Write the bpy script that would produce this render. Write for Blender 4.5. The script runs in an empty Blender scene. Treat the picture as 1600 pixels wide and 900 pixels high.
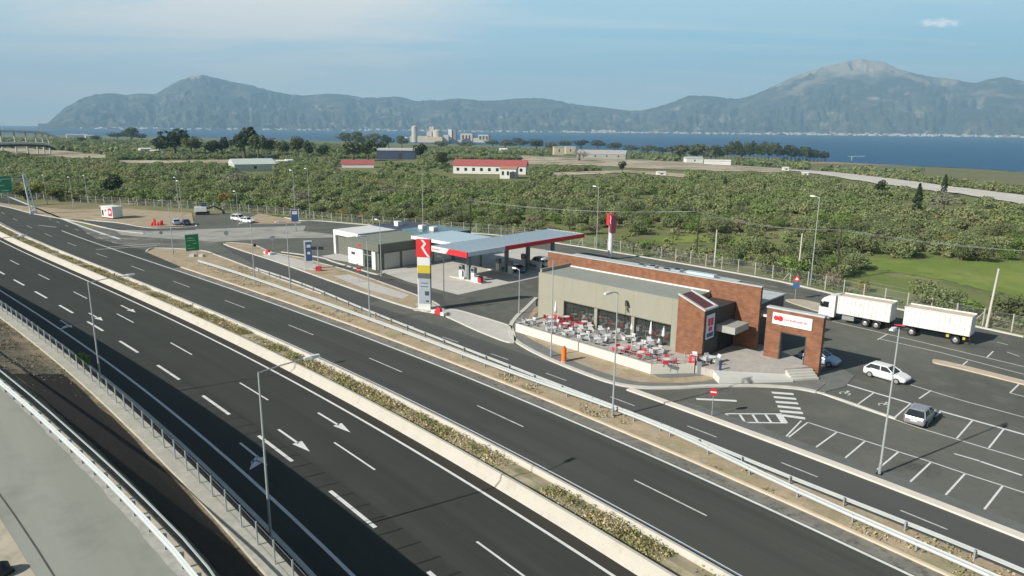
import bpy, math, random
import numpy as np
from mathutils import Vector
R = math.radians
random.seed(7)
rng = np.random.default_rng(11)
SC = bpy.context.scene
COL = SC.collection

# ------------------------------------------------------------------ camera
CAM_H, FPX, ROLL, HY = 25.0, 1090.0, 0.009, 200.0
PITCH = math.atan((450 - HY) / FPX)
FWD = np.array([0, math.cos(PITCH), -math.sin(PITCH)])
_rt0 = np.array([1.0, 0, 0]); _up0 = np.array([0, math.sin(PITCH), math.cos(PITCH)])
RT = math.cos(ROLL) * _rt0 + math.sin(ROLL) * _up0
UP = np.cross(RT, FWD)
cd = bpy.data.cameras.new('camera'); cam = bpy.data.objects.new('camera', cd); COL.objects.link(cam)
cd.sensor_width = 36; cd.lens = 36 * FPX / 1600; cd.clip_start = 0.5; cd.clip_end = 90000
from mathutils import Matrix
cam.matrix_world = Matrix(((RT[0], UP[0], -FWD[0], 0), (RT[1], UP[1], -FWD[1], 0), (RT[2], UP[2], -FWD[2], CAM_H), (0, 0, 0, 1)))
SC.camera = cam

# ------------------------------------------------------------------ light
SUN_EL, SUN_AZ = R(31), R(31)            # shadows run towards +x, a little +y
sd = bpy.data.lights.new('sun', 'SUN'); sd.energy = 5.0; sd.angle = R(0.53); sd.color = (1, 0.955, 0.885)
sun = bpy.data.objects.new('sun', sd); COL.objects.link(sun)
_d = Vector((math.cos(SUN_AZ) * math.cos(SUN_EL), math.sin(SUN_AZ) * math.cos(SUN_EL), -math.sin(SUN_EL)))
sun.rotation_euler = _d.to_track_quat('-Z', 'Y').to_euler(); sun.location = (-60, -40, 60)
SC.view_settings.view_transform = 'Standard'; SC.view_settings.look = 'None'
SC.view_settings.exposure = 0.35; SC.view_settings.gamma = 1; SC.view_settings.use_curve_mapping = False
SC.cycles.max_bounces = 5; SC.cycles.diffuse_bounces = 2; SC.cycles.glossy_bounces = 2
SC.cycles.transparent_max_bounces = 24; SC.cycles.volume_bounces = 0; SC.cycles.sample_clamp_indirect = 4
SC.cycles.use_denoising = True

W = bpy.data.worlds.new('World'); SC.world = W; W.use_nodes = True
def sky():
    nt = W.node_tree; nt.nodes.clear(); N = nt.nodes.new; L = nt.links.new
    out = N('ShaderNodeOutputWorld'); bg = N('ShaderNodeBackground'); bg.inputs['Strength'].default_value = 0.05
    st = N('ShaderNodeTexSky'); st.sky_type = 'NISHITA'; st.sun_disc = False
    st.sun_elevation = SUN_EL; st.sun_rotation = R(239); st.air_density = 1.0; st.dust_density = 1.6; st.ozone_density = 1.6; st.altitude = 60
    tc = N('ShaderNodeTexCoord'); sp = N('ShaderNodeSeparateXYZ'); L(tc.outputs['Generated'], sp.inputs[0])
    def m(op, a, b=None, c=None, clamp=False):
        n = N('ShaderNodeMath'); n.operation = op; n.use_clamp = clamp
        for i, x in enumerate((a, b, c)):
            if x is None: continue
            if isinstance(x, (int, float)): n.inputs[i].default_value = x
            else: L(x, n.inputs[i])
        return n.outputs[0]
    x, y, z = sp.outputs
    zz = m('ADD', m('MAXIMUM', z, 0.0), 0.09)
    px = m('DIVIDE', x, zz); py = m('DIVIDE', y, zz)
    def noise(sx, sy, ox, oy, scale, det, rough, dist=0.0):
        cb = N('ShaderNodeCombineXYZ'); L(m('MULTIPLY_ADD', px, sx, ox), cb.inputs[0]); L(m('MULTIPLY_ADD', py, sy, oy), cb.inputs[1])
        n = N('ShaderNodeTexNoise'); n.inputs['Scale'].default_value = scale; n.inputs['Detail'].default_value = det
        n.inputs['Roughness'].default_value = rough; n.inputs['Distortion'].default_value = dist
        L(cb.outputs[0], n.inputs['Vector']); return n.outputs['Fac']
    def sstep(v, a, b):
        n = N('ShaderNodeMapRange'); n.interpolation_type = 'SMOOTHSTEP'
        n.inputs['From Min'].default_value = a; n.inputs['From Max'].default_value = b
        L(v, n.inputs['Value']); return n.outputs[0]
    # thin high veil, thick towards the sun's side (left), streaky towards the right
    az = m('DIVIDE', x, m('MAXIMUM', y, 0.05))
    left = sstep(m('ADD', az, m('MULTIPLY', m('SUBTRACT', noise(0.5, 0.9, 7, 3, 0.45, 6, 0.6, 0.5), 0.5), 0.9)), 0.10, -0.38)
    veil = m('MULTIPLY', sstep(noise(0.55, 1.3, 3, 1, 0.5, 7, 0.6, 0.8), 0.32, 0.68), 0.75)
    streak = m('MULTIPLY', sstep(noise(0.28, 1.6, 0, 5, 0.8, 6, 0.55, 0.9), 0.40, 0.76), 0.62)
    def mixc(f, A, B):
        n = N('ShaderNodeMix'); n.data_type = 'RGBA'; L(f, n.inputs[0])
        for i, c in ((6, A), (7, B)):
            if isinstance(c, tuple): n.inputs[i].default_value = (*c, 1)
            else: L(c, n.inputs[i])
        return n.outputs[2]
    # blue air low in the sky, paler at the horizon, thin cloud over it
    clear = mixc(sstep(z, 0.30, 0.175), st.outputs[0], (5.6, 11.4, 14.6))
    clear = mixc(m('MULTIPLY', sstep(z, 0.115, 0.0), 0.85), clear, (14.5, 16.6, 16.2))
    cl = m('MAXIMUM', m('MULTIPLY', left, m('ADD', m('MULTIPLY', veil, 1.0), 0.36)), m('MULTIPLY', streak, m('ADD', m('MULTIPLY', left, 0.4), 0.85)))
    cl = m('MAXIMUM', cl, m('MULTIPLY', veil, 0.3)); cl = m('MULTIPLY', cl, sstep(z, 0.32, 0.18))
    # the small low cumulus over the right mountain
    pz = m('DIVIDE', z, m('MAXIMUM', y, 0.05))
    def puff(a0, z0, w, h):
        da = m('DIVIDE', m('SUBTRACT', az, a0), w); dz = m('DIVIDE', m('SUBTRACT', pz, z0), h)
        r2 = m('ADD', m('MULTIPLY', da, da), m('MULTIPLY', dz, dz))
        n = noise(1, 0.6, 9, 2, 26, 5, 0.65)
        return sstep(m('ADD', r2, m('MULTIPLY', m('SUBTRACT', n, 0.5), 5.0)), 1.4, -0.3)
    cu = m('MAXIMUM', puff(0.575, 0.1435, 0.030, 0.0055), m('MULTIPLY', puff(0.72, 0.12, 0.02, 0.005), 0.6))
    mx = N('ShaderNodeMix'); mx.data_type = 'RGBA'; L(m('MINIMUM', cl, 0.92), mx.inputs[0]); L(clear, mx.inputs[6]); mx.inputs[7].default_value = (17.6, 16.4, 15.0, 1)
    m2 = N('ShaderNodeMix'); m2.data_type = 'RGBA'; L(m('MULTIPLY', cu, 0.7), m2.inputs[0]); L(mx.outputs[2], m2.inputs[6]); m2.inputs[7].default_value = (23, 22, 20.5, 1)
    L(m2.outputs[2], bg.inputs['Color']); L(bg.outputs[0], out.inputs[0])
sky()

# ------------------------------------------------------------------ placing helpers
def ray(px, py): return FWD * FPX + RT * (px - 800) + UP * (450 - py)
def at(px, py, z=0.0):
    d = ray(px, py); t = (z - CAM_H) / d[2]; return Vector((d[0] * t, d[1] * t, z))
def depth(px, py, r):                      # the point r metres away (on plan) along a sight line
    d = ray(px, py); t = r / math.hypot(d[0], d[1]); return Vector((d[0] * t, d[1] * t, CAM_H + d[2] * t))
C46, S46 = math.cos(R(46)), math.sin(R(46))
def sn(px, py, z=0.0):
    p = at(px, py, z); return p.x * C46 - p.y * S46, p.x * S46 + p.y * C46
def Q(s): s = s / 100; return -13.3616 * s - 14.4798 * s * s - 3.5418 * s ** 3
def rd(s, off, z=0.0):                     # highway frame: s runs along the road towards the camera, off across it
    ss = max(s, -215.0); n = off + Q(ss)
    if s < -215: n += (s + 215) * (-0.134 + 0.6227 - 0.4912)
    return Vector((s * C46 + n * S46, -s * S46 + n * C46, z))
U0 = np.array([3.5, 89.6]); UA = R(-44)
def Lc(u, v, z=0.0):                       # service-area frame: u along the road, v away from it
    return Vector((U0[0] + u * math.cos(UA) - v * math.sin(UA), U0[1] + u * math.sin(UA) + v * math.cos(UA), z))
SEA = -35.0
_caz = np.radians([-60, -38, -30, -20, -10, 5, 15, 24, 36, 60]); _cr = np.array([7000, 5200, 4200, 3300, 2700, 2150, 1750, 1480, 1330, 1200.])
def terr(x, y):
    r = np.hypot(x, y); c = np.interp(np.arctan2(x, np.maximum(y, 1e-3)), _caz, _cr)
    t = np.clip((r - 160) / (c - 160), 0, 1.3)
    z = -32.5 * np.where(t < 1, 3 * np.minimum(t, 1) ** 2 - 2 * np.minimum(t, 1) ** 3, 1)
    return np.maximum(z - np.maximum(t - 1, 0) * 60, -39)
def att(px, py):                           # sight line meets the land
    d = ray(px, py); lo = None
    for r in np.geomspace(60, 8000, 900):
        t = r / math.hypot(d[0], d[1]); p = (d[0] * t, d[1] * t, CAM_H + d[2] * t)
        if p[2] <= terr(p[0], p[1]): return Vector((p[0], p[1], float(terr(p[0], p[1]))))
    return Vector((p[0], p[1], SEA))
def fit(pts, z=0.0, deg=2):
    a = np.array([sn(x, y, z) for x, y in pts]); a[:, 1] -= [Q(max(s, -215)) for s in a[:, 0]]
    p = np.polyfit(a[:, 0], a[:, 1], deg); lo, hi = a[:, 0].min(), a[:, 0].max(); dp = np.polyder(p)
    def f(s):
        c = min(max(s, lo), hi); return float(np.polyval(p, c) + (s - c) * np.polyval(dp, c))
    return f

def table(pts, z=0.0):                     # offsets read at points, eased between them, constant beyond
    a = sorted((s, n - Q(max(s, -215))) for s, n in (sn(x, y, z) for x, y in pts)); S_ = np.array([q[0] for q in a]); N_ = np.array([q[1] for q in a])
    g = np.linspace(S_[0], S_[-1], 200); y = np.interp(g, S_, N_); k = np.hanning(41); k /= k.sum(); y = np.convolve(np.pad(y, 20, 'edge'), k, 'valid')
    return lambda s: float(np.interp(s, g, y))

# ------------------------------------------------------------------ materials
MATS = {}
def mat(name, col, rough=0.8, var=0.12, scale=1.5, bump=0.0, metal=0.0, col2=None, detail=6, spec=0.4, thr=None, uv=None, stretch=None, rnd=0.0):
    if name in MATS: return MATS[name]
    m = bpy.data.materials.new(name); m.use_nodes = True; nt = m.node_tree; N = nt.nodes.new; L = nt.links.new
    b = nt.nodes['Principled BSDF']; b.inputs['Roughness'].default_value = rough; b.inputs['Metallic'].default_value = metal
    b.inputs['Specular IOR Level'].default_value = spec
    tc = N('ShaderNodeTexCoord'); v = tc.outputs['UV' if uv else 'Object']
    if stretch:
        mp = N('ShaderNodeMapping'); mp.inputs['Scale'].default_value = stretch; L(v, mp.inputs['Vector']); v = mp.outputs[0]
    n = N('ShaderNodeTexNoise'); n.inputs['Scale'].default_value = scale; n.inputs['Detail'].default_value = detail; n.inputs['Roughness'].default_value = 0.62
    L(v, n.inputs['Vector'])
    mr = N('ShaderNodeMapRange'); a, c = thr or (0.3, 0.7)
    mr.inputs['From Min'].default_value = a; mr.inputs['From Max'].default_value = c; L(n.outputs['Fac'], mr.inputs['Value'])
    mx = N('ShaderNodeMix'); mx.data_type = 'RGBA'; L(mr.outputs[0], mx.inputs[0])
    c1 = col; c2 = col2 or tuple(min(1, k * (1 + var)) for k in col)
    if not col2: c1 = tuple(k * (1 - var) for k in col)
    mx.inputs[6].default_value = (*c1, 1); mx.inputs[7].default_value = (*c2, 1)
    o = mx.outputs[2]
    if rnd:
        oi = N('ShaderNodeObjectInfo'); hs = N('ShaderNodeHueSaturation'); r1 = N('ShaderNodeMapRange')
        r1.inputs['To Min'].default_value = 1 - rnd; r1.inputs['To Max'].default_value = 1 + rnd; L(oi.outputs['Random'], r1.inputs['Value'])
        L(r1.outputs[0], hs.inputs['Value']); L(o, hs.inputs['Color']); o = hs.outputs[0]
    L(o, b.inputs['Base Color'])
    if bump:
        bp = N('ShaderNodeBump'); bp.inputs['Strength'].default_value = bump; bp.inputs['Distance'].default_value = 0.05
        n2 = N('ShaderNodeTexNoise'); n2.inputs['Scale'].default_value = scale * 12; n2.inputs['Detail'].default_value = 4; L(tc.outputs['Object'], n2.inputs['Vector'])
        L(n2.outputs['Fac'], bp.inputs['Height']); L(bp.outputs[0], b.inputs['Normal'])
    MATS[name] = m; return m
def layered(name, base, layers, rough=0.9, bump=0.3):
    """several noise masks (scale, lo, hi, colour) laid one over another"""
    m = bpy.data.materials.new(name); m.use_nodes = True; nt = m.node_tree; N = nt.nodes.new; L = nt.links.new
    b = nt.nodes['Principled BSDF']; b.inputs['Roughness'].default_value = rough; b.inputs['Specular IOR Level'].default_value = 0.2
    tc = N('ShaderNodeTexCoord'); cur = None
    for i, (sc, lo, hi, c, *st) in enumerate(layers):
        v = tc.outputs['UV' if st and len(st) > 1 else 'Object']
        mp = N('ShaderNodeMapping'); mp.inputs['Location'].default_value = (i * 13.7, i * 5.1, 0)
        mp.inputs['Scale'].default_value = st[0] if st else (1, 1, 1); L(v, mp.inputs['Vector'])
        n = N('ShaderNodeTexNoise'); n.inputs['Scale'].default_value = sc; n.inputs['Detail'].default_value = 7; n.inputs['Roughness'].default_value = 0.6
        L(mp.outputs[0], n.inputs['Vector'])
        mr = N('ShaderNodeMapRange'); mr.inputs['From Min'].default_value = lo; mr.inputs['From Max'].default_value = hi; L(n.outputs['Fac'], mr.inputs['Value'])
        mx = N('ShaderNodeMix'); mx.data_type = 'RGBA'; L(mr.outputs[0], mx.inputs[0])
        if cur is None: mx.inputs[6].default_value = (*base, 1)
        else: L(cur, mx.inputs[6])
        mx.inputs[7].default_value = (*c, 1); cur = mx.outputs[2]
    L(cur, b.inputs['Base Color'])
    if bump:
        bp = N('ShaderNodeBump'); bp.inputs['Strength'].default_value = bump; bp.inputs['Distance'].default_value = 0.1
        L(n.outputs['Fac'], bp.inputs['Height']); L(bp.outputs[0], b.inputs['Normal'])
    MATS[name] = m; return m

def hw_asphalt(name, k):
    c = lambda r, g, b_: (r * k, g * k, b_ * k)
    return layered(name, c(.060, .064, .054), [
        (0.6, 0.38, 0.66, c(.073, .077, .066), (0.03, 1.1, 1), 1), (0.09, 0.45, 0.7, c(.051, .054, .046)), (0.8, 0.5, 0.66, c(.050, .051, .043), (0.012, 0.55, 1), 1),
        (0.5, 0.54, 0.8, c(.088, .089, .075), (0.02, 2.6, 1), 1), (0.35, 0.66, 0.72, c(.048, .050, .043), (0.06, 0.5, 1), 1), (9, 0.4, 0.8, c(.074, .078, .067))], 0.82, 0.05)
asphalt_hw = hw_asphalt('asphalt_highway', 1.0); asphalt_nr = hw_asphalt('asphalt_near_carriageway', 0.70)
asphalt_sv = layered('asphalt_service', (0.078, 0.082, 0.075), [
    (0.5, 0.4, 0.7, (0.096, 0.096, 0.087), (0.04, 1.2, 1), 1), (0.2, 0.5, 0.8, (0.066, 0.069, 0.066)), (9, 0.4, 0.8, (0.10, 0.10, 0.093))], 0.85, 0.05)
asphalt_yd = layered('asphalt_yard', (0.128, 0.134, 0.110), [
    (0.07, 0.42, 0.62, (0.096, 0.098, 0.083)), (0.35, 0.5, 0.75, (0.165, 0.160, 0.135)), (1.6, 0.55, 0.8, (0.085, 0.084, 0.074)), (0.16, 0.62, 0.7, (0.075, 0.076, 0.068)), (9, 0.4, 0.8, (0.125, 0.127, 0.108))], 0.88, 0.05)
asphalt_old = layered('asphalt_ramp', (0.245, 0.255, 0.215), [
    (0.5, 0.4, 0.7, (0.300, 0.308, 0.262), (0.05, 0.7, 1), 1), (0.3, 0.5, 0.8, (0.20, 0.208, 0.175)), (0.5, 0.56, 0.66, (0.17, 0.175, 0.148), (0.08, 0.5, 1), 1), (2.5, 0.5, 0.85, (0.265, 0.28, 0.225))], 0.9, 0.08)
shoulder_m = layered('shoulder_gravel_asphalt', (0.165, 0.162, 0.14), [
    (0.5, 0.4, 0.65, (0.24, 0.228, 0.19)), (1.6, 0.5, 0.66, (0.105, 0.107, 0.096)), (6, 0.55, 0.75, (0.28, 0.265, 0.225))], 0.95, 0.1)
paint = layered('road_paint', (0.66, 0.665, 0.63), [(2.2, 0.45, 0.7, (0.74, 0.745, 0.71)), (9, 0.58, 0.72, (0.42, 0.425, 0.40)), (0.25, 0.55, 0.75, (0.52, 0.525, 0.50))], 0.75, 0)
paint_y = mat('road_paint_worn', (0.52, 0.52, 0.48), 0.75, 0.3, 2)
conc = mat('concrete_kerb', (0.53, 0.515, 0.46), 0.85, 0.1, 0.9, 0.1)
conc_b = layered('concrete_barrier', (0.46, 0.435, 0.37), [(0.5, 0.4, 0.65, (0.49, 0.465, 0.40)), (1.3, 0.56, 0.75, (0.38, 0.355, 0.295), (1, 1, 0.3)), (5, 0.6, 0.75, (0.36, 0.335, 0.28))], 0.9, 0.1)
conc_pad = layered('concrete_pad', (0.47, 0.455, 0.41), [(0.25, 0.4, 0.65, (0.53, 0.51, 0.46)), (1.5, 0.5, 0.8, (0.42, 0.40, 0.36))], 0.9, 0.05)
conc_wall = layered('concrete_wall_top', (0.37, 0.355, 0.29), [(1.2, 0.4, 0.7, (0.46, 0.44, 0.37)), (3, 0.5, 0.75, (0.34, 0.33, 0.28))], 0.95, 0.2)
sand = layered('sandy_fill', (0.36, 0.285, 0.185), [(0.4, 0.4, 0.62, (0.45, 0.355, 0.24)), (1.7, 0.5, 0.72, (0.29, 0.235, 0.155)), (0.22, 0.54, 0.68, (0.27, 0.255, 0.14)), (0.5, 0.56, 0.66, (0.37, 0.34, 0.27)), (6, 0.58, 0.7, (0.22, 0.185, 0.125))], 0.95, 0.4)
sand_p = layered('pale_sand', (0.42, 0.37, 0.28), [(0.3, 0.4, 0.65, (0.50, 0.44, 0.34)), (2, 0.5, 0.75, (0.33, 0.30, 0.22)), (0.6, 0.6, 0.8, (0.25, 0.24, 0.16))], 0.95, 0.3)
soil_dk = layered('slope_soil', (0.12, 0.11, 0.08), [(0.6, 0.4, 0.65, (0.17, 0.14, 0.095)), (0.22, 0.5, 0.7, (0.105, 0.115, 0.075)), (3, 0.5, 0.8, (0.22, 0.19, 0.13))], 0.95, 0.4)
galv = mat('galvanised_steel', (0.46, 0.495, 0.485), 0.45, 0.06, 0.8, 0, 0.25)
galv_d = mat('dull_steel', (0.33, 0.35, 0.35), 0.55, 0.08, 1, 0, 0.3)
pole_m = mat('lamp_steel', (0.42, 0.45, 0.44), 0.5, 0.06, 0.6, 0, 0.3)
white_m = mat('white_paint', (0.66, 0.66, 0.63), 0.55, 0.05, 1)
white_dirty = mat('white_sheet_metal', (0.74, 0.73, 0.68), 0.5, 0.08, 0.7, 0.05)
black_m = mat('black_plastic', (0.02, 0.02, 0.022), 0.55, 0.1, 2)
char_m = mat('charcoal_cladding', (0.045, 0.045, 0.047), 0.6, 0.12, 1)
glass_m = mat('dark_glass', (0.018, 0.026, 0.026), 0.06, 0.3, 0.7, 0, 0, spec=0.8)
shop_glass = bpy.data.materials.new('shop_glass'); shop_glass.use_nodes = True; _p = shop_glass.node_tree.nodes['Principled BSDF']
_p.inputs['Base Color'].default_value = (0.06, 0.08, 0.07, 1); _p.inputs['Roughness'].default_value = 0.04; _p.inputs['Alpha'].default_value = 0.32; _p.inputs['Specular IOR Level'].default_value = 0.8
beige_m = layered('beige_render', (0.285, 0.278, 0.218), [(0.5, 0.4, 0.65, (0.300, 0.291, 0.228)), (1.1, 0.54, 0.75, (0.262, 0.252, 0.196), (1, 1, 0.12)), (4, 0.5, 0.8, (0.292, 0.283, 0.222))], 0.88, 0.05)
roof_g = mat('grey_green_roof', (0.27, 0.29, 0.255), 0.8, 0.08, 0.6, 0.05)
roof_l = mat('light_grey_roof', (0.46, 0.48, 0.47), 0.75, 0.08, 0.8)
roof_blue = mat('zinc_roof', (0.50, 0.61, 0.66), 0.42, 0.05, 0.4, 0, 0.2, stretch=(3, 0.15, 1))
red_m = mat('signal_red', (0.62, 0.03, 0.035), 0.45, 0.06, 1)
crimson = mat('crimson_plastic', (0.46, 0.025, 0.05), 0.5, 0.08, 1)
orange_m = mat('orange_plastic', (0.80, 0.19, 0.03), 0.5, 0.05, 1)
green_m = mat('sign_green', (0.012, 0.235, 0.085), 0.45, 0.08, 0.8)
blue_m = mat('sign_blue', (0.05, 0.10, 0.24), 0.45, 0.06, 1)
yellow_m = mat('yellow_panel', (0.52, 0.42, 0.04), 0.5, 0.08, 1)
greyblue = mat('price_panel_grey', (0.34, 0.39, 0.42), 0.45, 0.08, 1)
olive_m = mat('olive_grey_cladding', (0.135, 0.145, 0.115), 0.65, 0.06, 0.6)
tyre_m = mat('tyre_rubber', (0.022, 0.022, 0.023), 0.85, 0.1, 3)
rim_m = mat('alloy_rim', (0.42, 0.42, 0.42), 0.35, 0.06, 3, 0, 0.5)
wood_m = mat('weathered_wood', (0.17, 0.145, 0.115), 0.85, 0.15, 1.5)
lamp_r = mat('tail_light_red', (0.35, 0.015, 0.015), 0.25, 0.05, 1)
lamp_w = mat('headlight_glass', (0.70, 0.72, 0.74), 0.15, 0.03, 1)
grey_f = mat('grey_furniture', (0.52, 0.52, 0.53), 0.6, 0.12, 2, rnd=0.3)
paver_m = layered('plaza_pavers', (0.40, 0.375, 0.335), [(0.8, 0.4, 0.65, (0.47, 0.44, 0.39)), (4, 0.48, 0.7, (0.33, 0.31, 0.285))], 0.9, 0.1)
def brick():
    m = bpy.data.materials.new('red_brick'); m.use_nodes = True; nt = m.node_tree; N = nt.nodes.new; L = nt.links.new
    b = nt.nodes['Principled BSDF']; b.inputs['Roughness'].default_value = 0.9
    tc = N('ShaderNodeTexCoord'); s = N('ShaderNodeSeparateXYZ'); L(tc.outputs['Object'], s.inputs[0])
    a = N('ShaderNodeMath'); L(s.outputs[0], a.inputs[0]); L(s.outputs[1], a.inputs[1])
    c = N('ShaderNodeCombineXYZ'); L(a.outputs[0], c.inputs[0]); L(s.outputs[2], c.inputs[1])
    t = N('ShaderNodeTexBrick'); t.inputs['Scale'].default_value = 1; t.inputs['Brick Width'].default_value = 0.5; t.inputs['Row Height'].default_value = 0.16
    t.inputs['Mortar Size'].default_value = 0.012; t.inputs['Bias'].default_value = -0.1
    t.inputs['Color1'].default_value = (0.245, 0.104, 0.050, 1); t.inputs['Color2'].default_value = (0.185, 0.076, 0.037, 1); t.inputs['Mortar'].default_value = (0.14, 0.09, 0.065, 1)
    L(c.outputs[0], t.inputs['Vector'])
    n = N('ShaderNodeTexNoise'); n.inputs['Scale'].default_value = 1.3; n.inputs['Detail'].default_value = 7; L(tc.outputs['Object'], n.inputs['Vector'])
    mr = N('ShaderNodeMapRange'); mr.inputs['From Min'].default_value = 0.3; mr.inputs['From Max'].default_value = 0.7; mr.inputs['To Min'].default_value = 0.78; mr.inputs['To Max'].default_value = 1.2; L(n.outputs['Fac'], mr.inputs['Value'])
    h = N('ShaderNodeHueSaturation'); L(t.outputs['Color'], h.inputs['Color']); L(mr.outputs[0], h.inputs['Value']); L(h.outputs[0], b.inputs['Base Color'])
    return m
brick_m = brick()
def net(name, col, a):
    m = bpy.data.materials.new(name); m.use_nodes = True; nt = m.node_tree; N = nt.nodes.new; L = nt.links.new
    b = nt.nodes['Principled BSDF']; b.inputs['Base Color'].default_value = (*col, 1); b.inputs['Roughness'].default_value = 0.6
    n = N('ShaderNodeTexNoise'); n.inputs['Scale'].default_value = 2; tc = N('ShaderNodeTexCoord'); L(tc.outputs['Object'], n.inputs['Vector'])
    mr = N('ShaderNodeMapRange'); mr.inputs['To Min'].default_value = a * 0.7; mr.inputs['To Max'].default_value = a * 1.3; L(n.outputs['Fac'], mr.inputs['Value'])
    L(mr.outputs[0], b.inputs['Alpha']); return m
net_m = net('wire_netting', (0.22, 0.24, 0.22), 0.13)
net_l = net('fine_wire_netting', (0.3, 0.31, 0.3), 0.035)

# ------------------------------------------------------------------ mesh builder
class MB:
    def __init__(s): s.v, s.f, s.m, s.i, s.uv = [], [], [], 0, None
    def add(s, vs, fs):
        o = len(s.v); s.v += [tuple(p) for p in vs]
        for f in fs: s.f.append([o + k for k in f]); s.m.append(s.i)
        return s
    def box(s, x0, y0, z0, x1, y1, z1, taper=0.0):
        t = taper
        return s.add([(x0, y0, z0), (x1, y0, z0), (x1, y1, z0), (x0, y1, z0), (x0 + t, y0 + t, z1), (x1 - t, y0 + t, z1), (x1 - t, y1 - t, z1), (x0 + t, y1 - t, z1)],
                     [(3, 2, 1, 0), (4, 5, 6, 7), (0, 1, 5, 4), (1, 2, 6, 5), (2, 3, 7, 6), (3, 0, 4, 7)])
    def prism(s, poly, z0, z1):
        n = len(poly); a = sum(poly[i][0] * poly[(i + 1) % n][1] - poly[(i + 1) % n][0] * poly[i][1] for i in range(n))
        if a < 0: poly = poly[::-1]
        return s.add([(p[0], p[1], z0) for p in poly] + [(p[0], p[1], z1) for p in poly],
                     [tuple(range(n))[::-1], tuple(range(n, 2 * n))] + [(i, (i + 1) % n, n + (i + 1) % n, n + i) for i in range(n)])
    def side(s, poly, y0, y1):             # a profile in x,z pushed from y0 to y1
        n = len(poly); a = sum(poly[i][0] * poly[(i + 1) % n][1] - poly[(i + 1) % n][0] * poly[i][1] for i in range(n))
        if a < 0: poly = poly[::-1]
        return s.add([(p[0], y0, p[1]) for p in poly] + [(p[0], y1, p[1]) for p in poly],
                     [tuple(range(n)), tuple(range(n, 2 * n))[::-1]] + [(i, n + i, n + (i + 1) % n, (i + 1) % n) for i in range(n)])
    def face(s, pts): return s.add(pts, [tuple(range(len(pts)))])
    def tube(s, p, q, r, n=8, r2=None):
        p, q = Vector(p), Vector(q); d = (q - p).normalized(); r2 = r if r2 is None else r2
        a = d.orthogonal().normalized(); b = d.cross(a)
        vs = [p + (a * math.cos(2 * math.pi * k / n) + b * math.sin(2 * math.pi * k / n)) * r for k in range(n)] + \
             [q + (a * math.cos(2 * math.pi * k / n) + b * math.sin(2 * math.pi * k / n)) * r2 for k in range(n)]
        return s.add(vs, [tuple(range(n))[::-1], tuple(range(n, 2 * n))] + [(k, (k + 1) % n, n + (k + 1) % n, n + k) for k in range(n)])
    def pipe(s, pts, r, n=8):
        for a, b in zip(pts, pts[1:]): s.tube(a, b, r, n)
        return s
    def loft(s, rings, cap=True):
        n = len(rings[0]); o = len(s.v); fs = []
        for j in range(len(rings) - 1):
            for k in range(n): fs.append((j * n + k, j * n + (k + 1) % n, (j + 1) * n + (k + 1) % n, (j + 1) * n + k))
        if cap: fs += [tuple(range(n))[::-1], tuple(range((len(rings) - 1) * n, len(rings) * n))]
        return s.add([p for r in rings for p in r], fs)
    def sweep(s, path, prof, closed=True):  # prof: (sideways, up) pairs, sideways positive to the left of travel
        rings = []
        for i, p in enumerate(path):
            d = (Vector(path[min(i + 1, len(path) - 1)]) - Vector(path[max(i - 1, 0)])); d.z = 0; d.normalize(); l = Vector((-d.y, d.x, 0))
            rings.append([Vector(p) + l * a + Vector((0, 0, h)) for a, h in prof])
        if closed: return s.loft([r[::-1] for r in rings])
        n = len(prof); fs = [(j * n + k, j * n + k + 1, (j + 1) * n + k + 1, (j + 1) * n + k) for j in range(len(rings) - 1) for k in range(n - 1)]
        return s.add([p for r in rings for p in r], fs)
    def build(s, name, mats, parent=None, smooth=False):
        me = bpy.data.meshes.new(name); me.from_pydata(s.v, [], s.f)
        for m in (mats if isinstance(mats, (list, tuple)) else [mats]): me.materials.append(m)
        me.polygons.foreach_set('material_index', s.m)
        if smooth: me.polygons.foreach_set('use_smooth', [True] * len(s.f))
        if s.uv:
            ul = me.uv_layers.new(); li = np.empty(len(me.loops), int); me.loops.foreach_get('vertex_index', li)
            ul.data.foreach_set('uv', np.array(s.uv, float)[li].ravel())
        me.update(); o = bpy.data.objects.new(name, me); COL.objects.link(o)
        if parent: o.parent = parent
        return o
def npmesh(name, V, F, m, mi=None, parent=None):
    me = bpy.data.meshes.new(name); k = F.shape[1]
    me.vertices.add(len(V)); me.vertices.foreach_set('co', V.astype(np.float32).ravel())
    me.loops.add(F.size); me.loops.foreach_set('vertex_index', F.astype(np.int32).ravel())
    me.polygons.add(len(F)); me.polygons.foreach_set('loop_start', np.arange(0, F.size, k, dtype=np.int32))
    for x in (m if isinstance(m, (list, tuple)) else [m]): me.materials.append(x)
    if mi is not None: me.polygons.foreach_set('material_index', mi.astype(np.int32))
    me.update(calc_edges=True); me.validate(); o = bpy.data.objects.new(name, me); COL.objects.link(o)
    if parent: o.parent = parent
    return o
def tag(o, label=None, cat=None, group=None, kind=None):
    if label: o['label'] = label
    if cat: o['category'] = cat
    if group: o['group'] = group
    if kind: o['kind'] = kind
    return o
def struct(o): o['kind'] = 'structure'; return o
def thing(name, label, cat, loc=(0, 0, 0), rz=0.0, group=None):
    o = bpy.data.objects.new(name, None); COL.objects.link(o); o.empty_display_size = 0.3
    o.location = loc; o.rotation_euler = (0, 0, rz); return tag(o, label, cat, group)
def copy_tree(o, parent=None):
    c = o.copy(); COL.objects.link(c)
    if parent: c.parent = parent
    for ch in list(o.children): copy_tree(ch, c)
    return c
def srange(a, b, st): n = max(1, int(round((b - a) / st))); return [a + (b - a) * i / n for i in range(n + 1)]
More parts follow.
